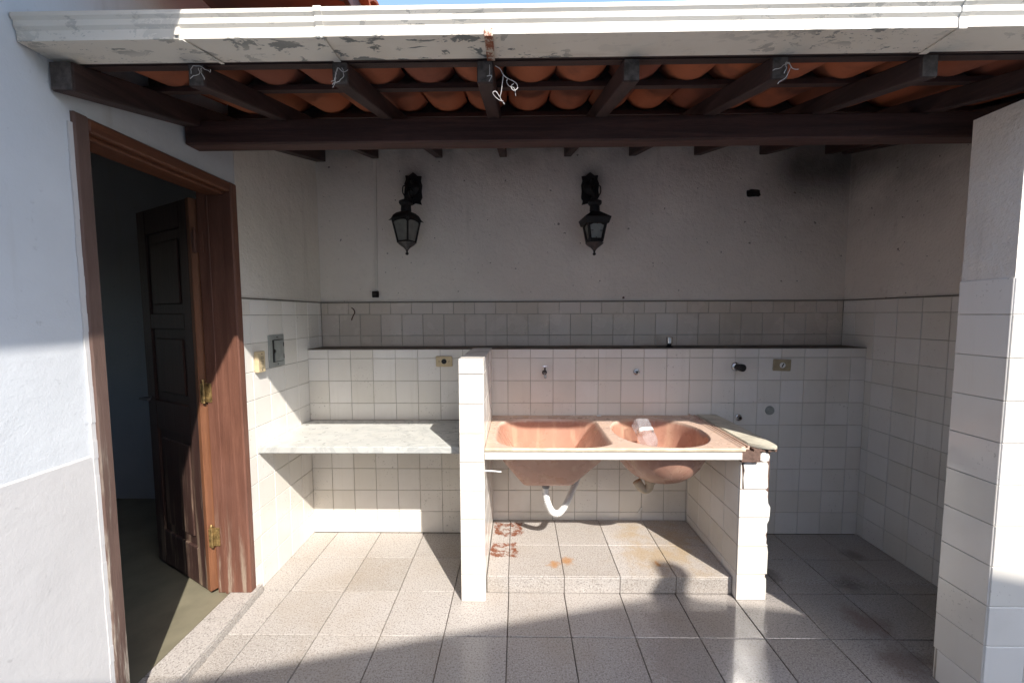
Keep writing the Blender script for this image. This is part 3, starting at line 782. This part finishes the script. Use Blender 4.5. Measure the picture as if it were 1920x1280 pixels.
def half_pipe(L, r0, r1, th, n=12, spread=1.0, arc=math.radians(68)):
    """half-round tile along +y from y=0 to L, opening upwards (channel)"""
    vs = []; fs = []
    for yy, r in ((0, r0), (L*.5, (r0+r1)/2), (L, r1)):
        for rr_ in (r, r-th):
            for i in range(n+1):
                a = 1.5*math.pi + arc*(2*i/n-1)
                vs.append((rr_*math.cos(a)*spread, yy, r + rr_*math.sin(a)))
    m = n+1
    def I(k, s, i): return (k*2+s)*m+i
    for k in range(2):
        for i in range(n):
            fs.append((I(k,0,i), I(k,0,i+1), I(k+1,0,i+1), I(k+1,0,i))); fs.append((I(k,1,i), I(k+1,1,i), I(k+1,1,i+1), I(k,1,i+1)))
        fs.append((I(k,0,0), I(k+1,0,0), I(k+1,1,0), I(k,1,0))); fs.append((I(k,0,n), I(k,1,n), I(k+1,1,n), I(k+1,0,n)))
    for i in range(n):
        fs.append((I(0,0,i), I(0,1,i), I(0,1,i+1), I(0,0,i+1))); fs.append((I(2,0,i), I(2,0,i+1), I(2,1,i+1), I(2,1,i)))
    me = bpy.data.meshes.new('roof_tile'); me.from_pydata(vs, [], fs)
    bm = bmesh.new(); bm.from_mesh(me); bmesh.ops.recalc_face_normals(bm, faces=bm.faces); bm.to_mesh(me); bm.free()
    for p in me.polygons: p.use_smooth = True
    try: me.set_sharp_from_angle(angle=math.radians(40))
    except Exception: pass
    me.materials.append(M['clay']); return me
WA = math.radians(54)
CH = half_pipe(.485, .104, .112, .012, arc=WA); CAP = half_pipe(.485, .112, .100, .012, arc=WA)
random.seed(3)
rows = [(1.225, .36), (1.500, .485), (1.925, .485), (2.350, .475)]
CH0 = half_pipe(.360, .105, .112, .012, arc=WA); CAP0 = half_pipe(.360, .112, .102, .012, arc=WA)
al = math.atan(SL)
def put_tile(me, parent, loc, rx, ry=0, rz=0):
    o = bpy.data.objects.new('roof_tile', me); link(o, loc, parent)
    o.rotation_euler = (Matrix.Rotation(rz, 3, 'Z') @ Matrix.Rotation(rx, 3, 'X') @ Matrix.Rotation(ry, 3, 'Y')).to_euler(); return o
for r, (y0, L) in enumerate(rows):
    for k in range(-7, 13):
        x = .050+.187*k + random.uniform(-.008, .008)
        if x-.085 < XL+.004 or x+.085 > XR-.004: continue
        lift = .022 + (.014 if r else .002)
        put_tile(CH0 if r == 0 else CH, roof, (x, y0+random.uniform(-.008, .008), zt(y0)+lift), al-.024, random.uniform(-.03, .03), random.uniform(-.012, .012))
    for k in range(-8, 13):
        x = .050+.187*(k+.5) + random.uniform(-.006, .006)
        if x-.09 < XL-.06 or x+.09 > XR+.06: continue
        put_tile(CAP0 if r == 0 else CAP, roof, (x, y0+random.uniform(-.008, .004), zt(y0)+.108+(.012 if r else 0)), al-.024, math.pi+random.uniform(-.03, .03), random.uniform(-.01, .01))
# mortar filling between tiles and back wall
MB().box(XL+.004, XR-.004, B-.028, B-.002, zt(B)+.022, zt(B)+.115).build('ridge_mortar', M['mortar'], roof)
MB().box(XL+.085, XR-.07, 1.2565, 1.2605, 2.2625, 2.385).build('eave_light_stop', M['batten'], roof)  # hidden strip added to stop sun leaking in between gutter and tiles
for y in (1.556, 1.981, 2.406):        # mortar bedding where the tile courses lap
    MB().prism([(y, zt(y)+.0215), (y+.024, zt(y+.024)+.0215), (y+.024, zt(y+.024)+.118), (y, zt(y)+.118)], 'x', XL+.004, XR-.003).build('bedding', M['bedding'], roof)
for x0, x1 in ((XL+.004, XL+.13), (XR-.17, XR-.003)):  # strips added along both roof sides to stop sun leaking past the tiles
    MB().prism([(1.23, zt(1.23)+.105), (B-.03, zt(B-.03)+.105), (B-.03, zt(B-.03)+.135), (1.23, zt(1.23)+.135)], 'x', x0, x1).build('side_light_stop', M['bedding'], roof)

# ------------------------------------------------------------------ gutter
gp = [(1.254,2.261),(1.150,2.261),(1.150,2.2885),(1.144,2.297),(1.144,2.312),(1.138,2.320),(1.138,2.331),(1.146,2.331),(1.146,2.3235),(1.150,2.316),(1.150,2.300),(1.154,2.292),(1.154,2.2645),(1.250,2.2645),(1.250,2.2775),(1.254,2.2775)]
gt = empty('gutter', (.42, 1.19, 2.26), 'white box gutter with peeling paint along the front of the tiled roof', 'gutter')
def gpoly(x0, x1, d=0): return MB().prism([(a, b+d) for a, b in gp], 'x', x0, x1)
gA, gB_ = -.545, 1.21
gpoly(XL+.004, gA, .0).build('trough', M['gutter'], gt); gpoly(gA+.0005, gB_, .0014).build('trough', M['gutter'], gt); gpoly(gB_+.0005, XR-.01, .0030).build('trough', M['gutter'], gt)
# overlapped joint collars
for x in (gA, gB_):
    off = [(1.256,2.2585),(1.1475,2.2585),(1.1475,2.2890),(1.1415,2.2975),(1.1415,2.3125),(1.1355,2.3205),(1.1355,2.3335),(1.1368,2.3335),(1.1368,2.3210),(1.1428,2.3130),(1.1428,2.2980),(1.1488,2.2895),(1.1488,2.2598),(1.256,2.2598)]
    MB().prism(off, 'x', x-.012, x+.010).build('joint_collar', M['gutter'], gt)
def strap(x, mat, w_=.026, slant=0.0):
    m = MB(); t = .0025
    P = [(1.254,2.2555),(1.1460,2.2555),(1.1455,2.276),(1.1475,2.276),(1.1480,2.2580),(1.254,2.2580)]
    q = MB().prism(P, 'x', x-w_/2, x+w_/2)
    if slant: q.v = [Vector((v.x+slant*(v.y-1.146), v.y, v.z)) for v in q.v]
    return q.build('bracket', mat, gt)
b1 = strap(-.078, M['strap'], .024); b1['label'] = 'rusty strap bracket'
strap(-.935, M['gutter'], .010, .35)
MB().cbox(-.952, -.936, 1.1440, 1.1485, 2.268, 2.290, .001).build('bracket_tab', M['gutter'], gt)

# old wires tied to the rafters
def tangle(x, y, z, n, size, seed, label, r=.0010):
    random.seed(seed); t = MB()
    for i in range(n):
        p = Vector((x+random.uniform(-.01, .01), y, z)); d = Vector((random.uniform(-1, 1), random.uniform(-.5, .1), random.uniform(-1.2, -.1)))
        pts = [p.copy()]; 
        for k in range(random.randint(6, 12)):
            d += Vector((random.uniform(-1, 1), random.uniform(-.5, .5), random.uniform(-1.0, .55)))*.75; d.normalize()
            p = p + d*size*random.uniform(.10, .2); p.y = min(p.y, y+.0); pts.append(p.copy())
        t.tube(smooth_path(pts, 4), r, 5)
    o = t.build('wire_tangle', M['wire'], smooth='all'); tag(o, label, 'wire', 'old wires tied to the rafters'); return o
tw = MB(); Yw = 1.247
def wp(L): return smooth_path([at(u, v, Y=Yw+dy) for u, v, dy in L], 5)
tw.tube(wp([(929,124,0),(938,130,-.01),(944,141,-.015),(953,148,-.01),(962,152,0),(969,158,.0),(970,166,-.01),(963,170,-.02),(958,163,-.01),(963,157,-.005)]), .0013, 5)
tw.tube(wp([(944,140,-.005),(942,155,-.012),(940,172,-.01),(938,184,-.005),(946,196,0)]), .0013, 5)
tw.tube(wp([(938,184,-.005),(930,172,-.01),(924,174,-.015),(927,180,-.01),(936,188,-.005),(944,190,-.005)]), .0013, 5)
tw.tube(wp([(952,147,0),(950,155,.0),(955,162,-.01),(964,166,-.012),(967,181,-.005)]), .0012, 5)
tw.tube(wp([(918,122,.002),(918,140,-.004),(913,143,-.006),(922,142,-.006),(917,153,-.004)]), .0012, 5)
tag(tw.build('wire_tangle', M['wire'], smooth='all'), 'curly pale wire hanging beside the rusty gutter bracket', 'wire')
tangle(-.535, 1.245, 2.235, 4, .04, 21, 'small knot of wire on the rafter end between the two gutter straps')
tangle(-.96, 1.245, 2.240, 4, .05, 22, 'small knot of wire on the rafter end beside the thin white gutter strap')
tangle(.800, 1.245, 2.235, 4, .05, 23, 'small knot of wire on the rafter end above the free end of the sink')

# ------------------------------------------------------------------ lanterns
def frustum_bars(mb, h0, z0, h1, z1, c, rot, w_):
    """four corner bars of a tapered square lantern"""
    for k in range(4):
        a = rot+math.pi/4+k*math.pi/2
        p0 = (c[0]+h0*1.414*math.cos(a), c[1]+h0*1.414*math.sin(a), z0); p1 = (c[0]+h1*1.414*math.cos(a), c[1]+h1*1.414*math.sin(a), z1)
        mb.tube([p0, p1], w_, 6)
def lantern(cx, cz_off, rot, kind, px, label):
    Y = 2.665; z = cz_off
    t = empty('wall_lantern', (cx, B-.003, 1.89+z), label, 'lantern')
    # back plate with a wavy outline
    random.seed(4 if kind else 9)
    out = [(-.052,2.262),(-.030,2.272),(-.010,2.248),(.012,2.262),(.042,2.256),(.058,2.250),(.050,2.278),(.062,2.300),(.058,2.345),(.063,2.385),(.054,2.415),(.060,2.446),(.030,2.448),(.016,2.462),(.0,2.474),(-.014,2.462),(-.030,2.450),(-.055,2.452),(-.050,2.425),(-.062,2.395),(-.056,2.350),(-.064,2.310),(-.050,2.285)]
    if kind: out = [(-x, q) for x, q in out][::-1]
    MB().prism([(px+x, q+z) for x, q in out], 'y', B-.014, B-.002).build('back_plate', M['iron'], t, bevel=.003)
    bs = MB()
    bs.lathe([(.050,0),(.047,.014),(.030,.028),(.012,.034)], (px, B-.014, 2.365+z), 18, (0,-1,0)); bs.build('boss', M['iron'], t, smooth=True)
    ar = MB()
    ar.tube(smooth_path([(px, B-.030, 2.385+z), (px-.2*(px-cx), B-.09, 2.400+z), (cx+.25*(px-cx), Y+.03, 2.350+z), (cx, Y, 2.285+z), (cx, Y, 2.245+z)], 6), .011, 8)
    ar.tube(smooth_path([(px, B-.02, 2.300+z), (cx+.6*(px-cx), B-.07, 2.285+z), (cx+.4*(px-cx), B-.10, 2.32+z), (cx+.5*(px-cx), B-.075, 2.35+z), (px, B-.05, 2.335+z)], 6), .007, 6)
    sgn = 1 if kind else -1
    ar.tube(smooth_path([(px+sgn*.050, B-.02, 2.30+z), (px+sgn*.068, B-.03, 2.33+z), (px+sgn*.066, B-.03, 2.37+z), (px+sgn*.052, B-.025, 2.375+z), (px+sgn*.050, B-.02, 2.352+z)], 6), .004, 6)
    ar.build('arm', M['iron'], t, smooth=True)
    nk = MB().lathe([(.030,2.165),(.034,2.172),(.032,2.205),(.040,2.212),(.046,2.222),(.044,2.234),(.030,2.240),(.014,2.248)], (cx, Y, z), 16)
    nk.build('neck', M['iron'], t, smooth=True)
    c = (cx, Y); h0, h1, zb, zm = (.040, .064, 1.966+z, 2.116+z) if not kind else (.038, .060, 1.970+z, 2.104+z)
    fr = MB(); frustum_bars(fr, h0, zb, h1, zm, c, rot, .0065 if not kind else .010)
    fr.lathe([(h0*1.414+.006, zb-.004), (h0*1.414+.006, zb+.010), (h0*1.414-.010, zb+.010)], (cx, Y, 0), 4, rot=rot+math.pi/4)
    fr.build('frame', M['iron'], t)
    cpm = MB()
    if kind == 0:    # rounded dome with upturned corners
        cpm.lathe([(h1*1.414+.001, zm-.004), (h1*1.414+.006, zm+.004), (.084, zm+.026), (.062, zm+.042), (.034, zm+.052)], (cx, Y, 0), 4, rot=rot+math.pi/4)
        for k in range(4):
            a = rot+math.pi/4+k*math.pi/2; r = h1*1.414
            cpm.tube([(cx+r*math.cos(a), Y+r*math.sin(a), zm-.002), (cx+(r+.022)*math.cos(a), Y+(r+.022)*math.sin(a), zm-.012)], [.008, .001], 6)
    else:            # straight pyramid roof with a skirt
        cpm.lathe([(.074*1.414, zm-.022), (.086*1.414, zm+.016), (.034, zm+.064)], (cx, Y, 0), 4, rot=rot+math.pi/4)
    cpm.build('roof_cap', M['iron'], t, bevel=.002)
    # panes and their arched or gabled top rails
    for k in range(4):
        a = rot+k*math.pi/2; n = Vector((math.cos(a), math.sin(a), 0)); s = Vector((-n.y, n.x, 0)); cc = Vector((cx, Y, 0))
        i0, i1 = h0-.004, h1-.006
        za, zb2 = zb+.006, zm-.008
        q = [cc+n*(h0-.003)+s*i0+Vector((0,0,za)), cc+n*(h0-.003)-s*i0+Vector((0,0,za)), cc+n*(h1-.004)-s*i1+Vector((0,0,zb2)), cc+n*(h1-.004)+s*i1+Vector((0,0,zb2))]
        q2 = [v-n*.003 for v in q]
        MB().add(q+q2, [(0,1,2,3),(7,6,5,4),(0,4,5,1),(1,5,6,2),(2,6,7,3),(3,7,4,0)]).build('pane', M['lantern_glass'], t)
        rl = MB()
        def onp(f, g): # point on the pane plane: f -1..1 sideways, g 0..1 up
            hh = h0+(h1-h0)*g; return cc+n*(hh+.001)+s*(hh-.004)*f+Vector((0,0,zb+(zm-zb)*g))
        if kind == 0:
            arch = [onp(f, .86+.10*math.sqrt(max(0, 1-f*f))) for f in [i/8-1 for i in range(17)]]
            rl.tube(arch, .006, 6)
        else:
            rl.tube([onp(-.9, .80), onp(0, .98), onp(.9, .80)], .0085, 6); rl.tube([onp(-.95, .10), onp(.95, .10)], .008, 6)
            for f, g, ff, gg in ((0,.10,0,.22), (0,.97,0,.80), (-.85,.5,-.5,.5), (.85,.5,.5,.5)): rl.tube([onp(f, g), onp(ff, gg)], .0022, 5)
        rl.build('top_rail', M['iron'], t)
    MB().lathe([(.010,1.918),(.022,1.932),(.042,1.946),(.054,1.956),(.060,1.964),(.052,1.9665)], (cx, Y, z), 16).build('cup', M['pewter'], t, smooth=True)
    MB().lathe([(.003,1.884),(.010,1.888),(.011,1.896),(.006,1.903),(.007,1.912),(.012,1.922)], (cx, Y, z), 12).build('finial', M['iron'], t, smooth=True)
    return t
lantern(-.735, .002, math.radians(-90-24), 0, -.724, 'black iron wall lantern with a rounded dome cap and arched panes')
lantern(.508, -.008, math.radians(-90+6), 1, .508-.004, 'black iron wall lantern with a pointed pitched cap and straight frame')

# ------------------------------------------------------------------ things fixed to the walls
def socket(x0, x1, z0, z1, label, mat, tilt=0.0):
    cx, cz = (x0+x1)/2, (z0+z1)/2
    t = empty('wall_socket', (cx, D-.001, z0), label, 'socket')
    M4 = Matrix.Translation((cx, D, cz)) @ Matrix.Rotation(tilt, 4, 'Y')
    pb = MB().cbox(-(x1-x0)/2, (x1-x0)/2, -.012, -.0005, -(z1-z0)/2, (z1-z0)/2, .004); pb.xf(M4).build('plate', mat, t)
    return t, M4
t, M4 = socket(-.543, -.434, 1.146, 1.216, 'cream wall socket with one round black outlet above the marble counter', M['cream'])
MB().lathe([(.017,.010),(.017,.014),(.012,.0145)], (0,0,0), 20, (0,-1,0)).xf(M4).build('outlet', M['black'], t, smooth=True)
for s in (-.033, .033): MB().lathe([(.0035,.011),(.003,.0135)], (s,0,0), 8, (0,-1,0)).xf(M4).build('screw', M['pewter'], t)
t, M4 = socket(1.674, 1.790, 1.113, 1.190, 'dull tan wall socket with a pale round plug near the shaded corner', M['cream_dark'], .03)
MB().lathe([(.018,.010),(.018,.015),(.015,.016)], (0,0,0), 20, (0,-1,0)).xf(M4).build('outlet', M['white_pvc'], t, smooth=True)
MB().box(-.013, .013, -.0175, -.0155, -.003, .003).xf(M4 @ Matrix.Rotation(-1.1, 4, 'Y')).build('slot', M['black'], t)
# switch and grey box on the left wall
t = empty('light_switch', (XL+.006, 2.106, 1.183), 'narrow cream light switch block on the tiles beside the door frame', 'switch')
MB().cbox(XL+.0055, XL+.030, 2.076, 2.137, 1.184, 1.298, .004).build('casing', M['cream'], t)
for zc in (1.262, 1.238, 1.215): MB().cbox(XL+.0295, XL+.0335, 2.094, 2.119, zc-.009, zc+.009, .002).build('rocker', M['cream_dark'], t)
for zc in (1.284, 1.196): MB().lathe([(.003,0),(.0028,.002)], (XL+.030, 2.1065, zc), 8, (1,0,0)).build('screw', M['pewter'], t)
t = empty('junction_box', (XL+.006, 2.272, 1.194), 'grey metal cover plate with a hinged flap on the left tiles', 'junction box')
MB().cbox(XL+.0055, XL+.012, 2.199, 2.346, 1.195, 1.379, .002).build('plate', M['grey_plate'], t)
MB().box(XL+.0118, XL+.0135, 2.232, 2.330, 1.222, 1.350).build('recess', M['black'], t)
MB().prism([(2.243,1.226),(2.326,1.226),(2.326,1.346),(2.243,1.346),(2.243,1.300),(2.256,1.292),(2.258,1.282),(2.243,1.272)], 'x', XL+.0135, XL+.019).build('flap', M['grey_plate'], t)
for zc in (1.320, 1.250): MB().lathe([(.003,-.012),(.003,.012)], (XL+.019, 2.3265, zc), 8).build('hinge', M['pewter'], t)
for zc in (1.208, 1.365): MB().lathe([(.004,0),(.0035,.002)], (XL+.012, 2.277, zc), 8, (1,0,0)).build('screw', M['pewter'], t)
# tap above the left bowl
tp = at(1021, 698, Y=D)
t = empty('tap', (tp.x, D-.004, tp.z-.03), 'small old metal tap on the tiles above the left bowl', 'tap')
MB().lathe([(.017,0),(.015,.005),(.008,.008)], (tp.x, D, tp.z), 14, (0,-1,0)).build('flange', M['pewter'], t, smooth=True)
MB().tube(smooth_path([(tp.x, D-.004, tp.z), (tp.x, D-.04, tp.z), (tp.x, D-.058, tp.z-.008), (tp.x, D-.062, tp.z-.030)], 6), .0085, 10).build('spout', M['chrome'], t, smooth='all')
MB().lathe([(.010,0),(.010,.012),(.006,.015),(.005,.030),(.007,.034)], (tp.x, D-.038, tp.z+.006), 12).build('bonnet', M['pewter'], t, smooth=True)
hb = MB().tube([(tp.x-.016, D-.038, tp.z+.044), (tp.x+.016, D-.038, tp.z+.044)], .0045, 8); hb.tube([(tp.x, D-.038, tp.z+.034), (tp.x, D-.038, tp.z+.052)], .004, 8)
hb.build('handle', M['chrome'], t, smooth=True)
# chrome valve standing on the ledge
vx, vy = 1.031, 2.705
t = empty('valve', (vx, vy, LEDGE), 'short chrome valve knob with a black base standing on the ledge', 'valve')
MB().lathe([(.026,0),(.024,.004),(.014,.010),(.014,.024)], (vx, vy, LEDGE+.0002), 16).build('base', M['black'], t, smooth=True)
MB().lathe([(.018,.024),(.0215,.026),(.0215,.066),(.019,.069)], (vx, vy, LEDGE), 20).build('knob', M['chrome'], t, smooth=True)
def fitting(name, uv, prof, mats, label, cat, bore=None, parts=('flange', 'bore')):
    q = at(*uv, Y=D); t = empty(name, (q.x, D-.001, q.z-prof[0][0]), label, cat)
    MB().lathe(prof, (q.x, D, q.z), 18, (0,-1,0)).build(parts[0], mats[0], t, smooth=True)
    if bore: MB().lathe([(bore[0], bore[1]), (bore[0]*.8, bore[1]+.001)], (q.x, D, q.z), 16, (0,-1,0)).build(parts[1], mats[1], t)
    return t, q
fitting('pipe_stub', (1193, 697), [(.020,.0),(.019,.006),(.011,.008),(.011,.016)], (M['chrome'], M['black']), 'small round capped pipe stub on tiles right of the tap', 'pipe', (.008, .016))
t, q = fitting('shower_valve', (1379, 687), [(.030,.0),(.028,.010),(.020,.016)], (M['chrome'], M['black']), 'black and chrome valve stem sticking out beside the tan socket', 'valve')
MB().lathe([(.019,.012),(.020,.045),(.024,.050),(.024,.072),(.020,.075)], (q.x, D, q.z), 18, (.12,-1,.0)).build('knob', M['black'], t, smooth=True)
fitting('pipe_outlet', (1384, 782), [(.022,.0),(.021,.006),(.014,.009),(.014,.024)], (M['chrome'], M['black']), 'small chrome pipe outlet on the tiles beside the marble strip', 'pipe', (.010, .024))
fitting('drain_cap', (1443, 769), [(.030,.0),(.028,.007),(.012,.010)], (M['grey_plate'], M['black']), 'flat grey round drain cap on the shaded tiles', 'drain cap')
# conduit, hole and pegs on the back wall
cn = MB().prism([(-1.000, 2.56), (-.980, 2.56), (-.992, 1.657), (-1.012, 1.657)], 'y', B-.013, B-.0005).build('conduit', M['plaster_side'], bevel=.002)
tag(cn, 'thin painted conduit running down the back wall to a dark box', 'conduit')
hb_ = MB().cbox(-1.030, -.986, B-.022, B-.001, 1.613, 1.657, .003).build('cable_box', M['dark_hole']); tag(hb_, 'small black box at the lower end of the conduit', 'box')
MB().cbox(-1.020, -.998, B-.026, B-.021, 1.624, 1.646, .002).build('cover', M['black'], hb_)
hl = MB()
random.seed(8); pts = []
for i in range(22):
    a = 2*math.pi*i/22; pts.append((1.629+.050*math.copysign(abs(math.cos(a))**.45, math.cos(a))*random.uniform(.86, 1.06), 2.316+.025*math.copysign(abs(math.sin(a))**.5, math.sin(a))*random.uniform(.85, 1.12)))
hl.prism(pts, 'y', B-.004, B-.0005)
ho = hl.build('broken_vent', M['dark_hole']); tag(ho, 'small dark broken opening in the sooty plaster', 'vent')
MB().cbox(1.585, 1.672, B-.009, B-.0038, 2.326, 2.333, .002).build('bar', M['black'], ho)
wr = MB().tube(smooth_path([at(u, v, Y=B-.012) for u, v in ((659,577),(663,580),(665,586),(662,592),(659,600))], 5), .0035, 6).build('bent_wire', M['rusty'], smooth='all')
tag(wr, 'short rusty bent wire sticking out of the tiles above the counter', 'wire')
nl = MB()
nl.lathe([(.006,0),(.004,.012),(.008,.016)], (at(1168,558,Y=B).x, B, at(1168,558,Y=B).z), 8, (0,-1,0)); tag(nl.build('nail', M['rusty']), 'small rusty nail in the plaster above the tile band', 'nail')
# rubbery chip under the right bowl
chp = MB().prism([(at(1196,962,Y=D-.008).x, at(1196,962,Y=D-.008).z), (at(1201,952,Y=D-.008).x, at(1201,952,Y=D-.008).z), (at(1204,951,Y=D-.008).x, at(1204,951,Y=D-.008).z), (at(1200,962,Y=D-.008).x, at(1200,962,Y=D-.008).z)], 'y', D-.008, D-.0005)
tag(chp.build('tile_chip', M['white_pvc']), 'small pale chip stuck to the tiles under the right bowl', 'chip')

# ------------------------------------------------------------------ eave of the house on the left
ev = empty('roof', (XL-.2, 1.0, 2.70)); ev.parent = house; ev.location = WL[ev.name]-WL[house.name]
EX, EZ, ES = -.690, 2.775, .26
MB().prism([(EX, EZ), (EX-.022, EZ), (EX-.022, EZ+.085), (EX, EZ+.085)], 'y', -1.55, 4.6).build('fascia', M['beam'], ev)
for y in [ -1.3+.5*i for i in range(12)]:
    MB().prism([(EX-.023, EZ+.010), (XL-.3, EZ+.010+ES*(EX-XL+.3-.023)), (XL-.3, EZ+.07+ES*(EX-XL+.3-.023)), (EX-.023, EZ+.07)], 'y', y-.03, y+.03).build('rafter', M['rafter'], ev)
MB().prism([(EX-.023, EZ+.072), (XL-2.2, EZ+.072+ES*(EX-XL+2.2)), (XL-2.2, EZ+.090+ES*(EX-XL+2.2)), (EX-.023, EZ+.090)], 'y', -1.55, 4.6).build('sheathing', M['clay'], ev)
random.seed(2)
be = math.atan(ES)
for i in range(31):
    y = -1.45+.197*i
    for k in range(2):
        x = EX+.03-k*.42
        put_tile(CH, ev, (x, y, EZ+.093+ES*(EX+.03-x)+(.012 if k else 0)), be-.02, 0, math.pi/2)
        if i < 30: put_tile(CAP, ev, (x, y+.0985, EZ+.20+ES*(EX+.03-x)+(.012 if k else 0)), be-.02, math.pi, math.pi/2)

# ------------------------------------------------------------------ gabled house behind the viewer
gh = empty('gabled_house', (1.5, -2.2, -.1), 'rendered house with a low tiled gable facing the laundry bay across the yard', 'house')
YC = -1.6
def vz(x): return 3.367+.228*(x-.215) if x < 2.80 else 3.957-.20*(x-2.80)
VX0, VX1, PKX = -4.6, 6.6, 2.80
MB().prism([(VX0+.35, -.1), (VX1-.35, -.1), (VX1-.35, vz(VX1-.35)-.16), (PKX, vz(PKX)-.16), (VX0+.35, vz(VX0+.35)-.16)], 'y', -2.15, -1.92).build('wall', M['render_wall'], gh)
rf = MB().prism([(VX0, vz(VX0)-.14), (PKX, vz(PKX)-.14), (VX1, vz(VX1)-.14), (VX1, vz(VX1)-.04), (PKX, vz(PKX)-.04), (VX0, vz(VX0)-.04)], 'y', -6.0, YC-.01).build('roof', M['clay'], gh)
VT = half_pipe(.45, .105, .085, .014)
sl_ = math.atan(.228)
i = 0; x = VX0
while x < PKX-.40:
    # rake tile, opening down, running uphill in +x ; tops follow the verge line
    o = bpy.data.objects.new('verge_tile', VT); link(o, (x, YC-.10, vz(x)+.006), rf)
    o.matrix_local = Matrix.Translation(o.location) @ Matrix.Rotation(-sl_+.035, 4, 'Y') @ Matrix.Rotation(-math.pi/2, 4, 'Z') @ Matrix.Rotation(math.pi, 4, 'Y')
    x += .40
s2 = math.atan(.20); x = VX1
while x > PKX+.40:
    o = bpy.data.objects.new('verge_tile', VT); link(o, (x, YC-.10, vz(x)+.006), rf)
    o.matrix_local = Matrix.Translation(o.location) @ Matrix.Rotation(s2-.035, 4, 'Y') @ Matrix.Rotation(math.pi/2, 4, 'Z') @ Matrix.Rotation(math.pi, 4, 'Y')
    x -= .40
MB().prism([(PKX+.015, vz(PKX)-.06), (PKX+.155, vz(PKX)-.06), (PKX+.155, vz(PKX)+.085), (PKX+.015, vz(PKX)+.085)], 'y', -5.5, YC-.02).build('ridge_mortar', M['mortar'], rf)
for k in range(9):
    o = bpy.data.objects.new('ridge_tile', VT); link(o, (PKX+.085, YC+.02-.42*(k+1)+.02, vz(PKX)+.130+(.008 if k else .0)), rf); o.rotation_euler = (.0, math.pi, 0)

# ------------------------------------------------------------------ render settings
scn.render.engine = 'CYCLES'
scn.cycles.max_bounces = 8; scn.cycles.diffuse_bounces = 5; scn.cycles.glossy_bounces = 4; scn.cycles.transmission_bounces = 6
scn.cycles.caustics_reflective = False; scn.cycles.caustics_refractive = False
scn.render.resolution_x = 1024; scn.render.resolution_y = 682
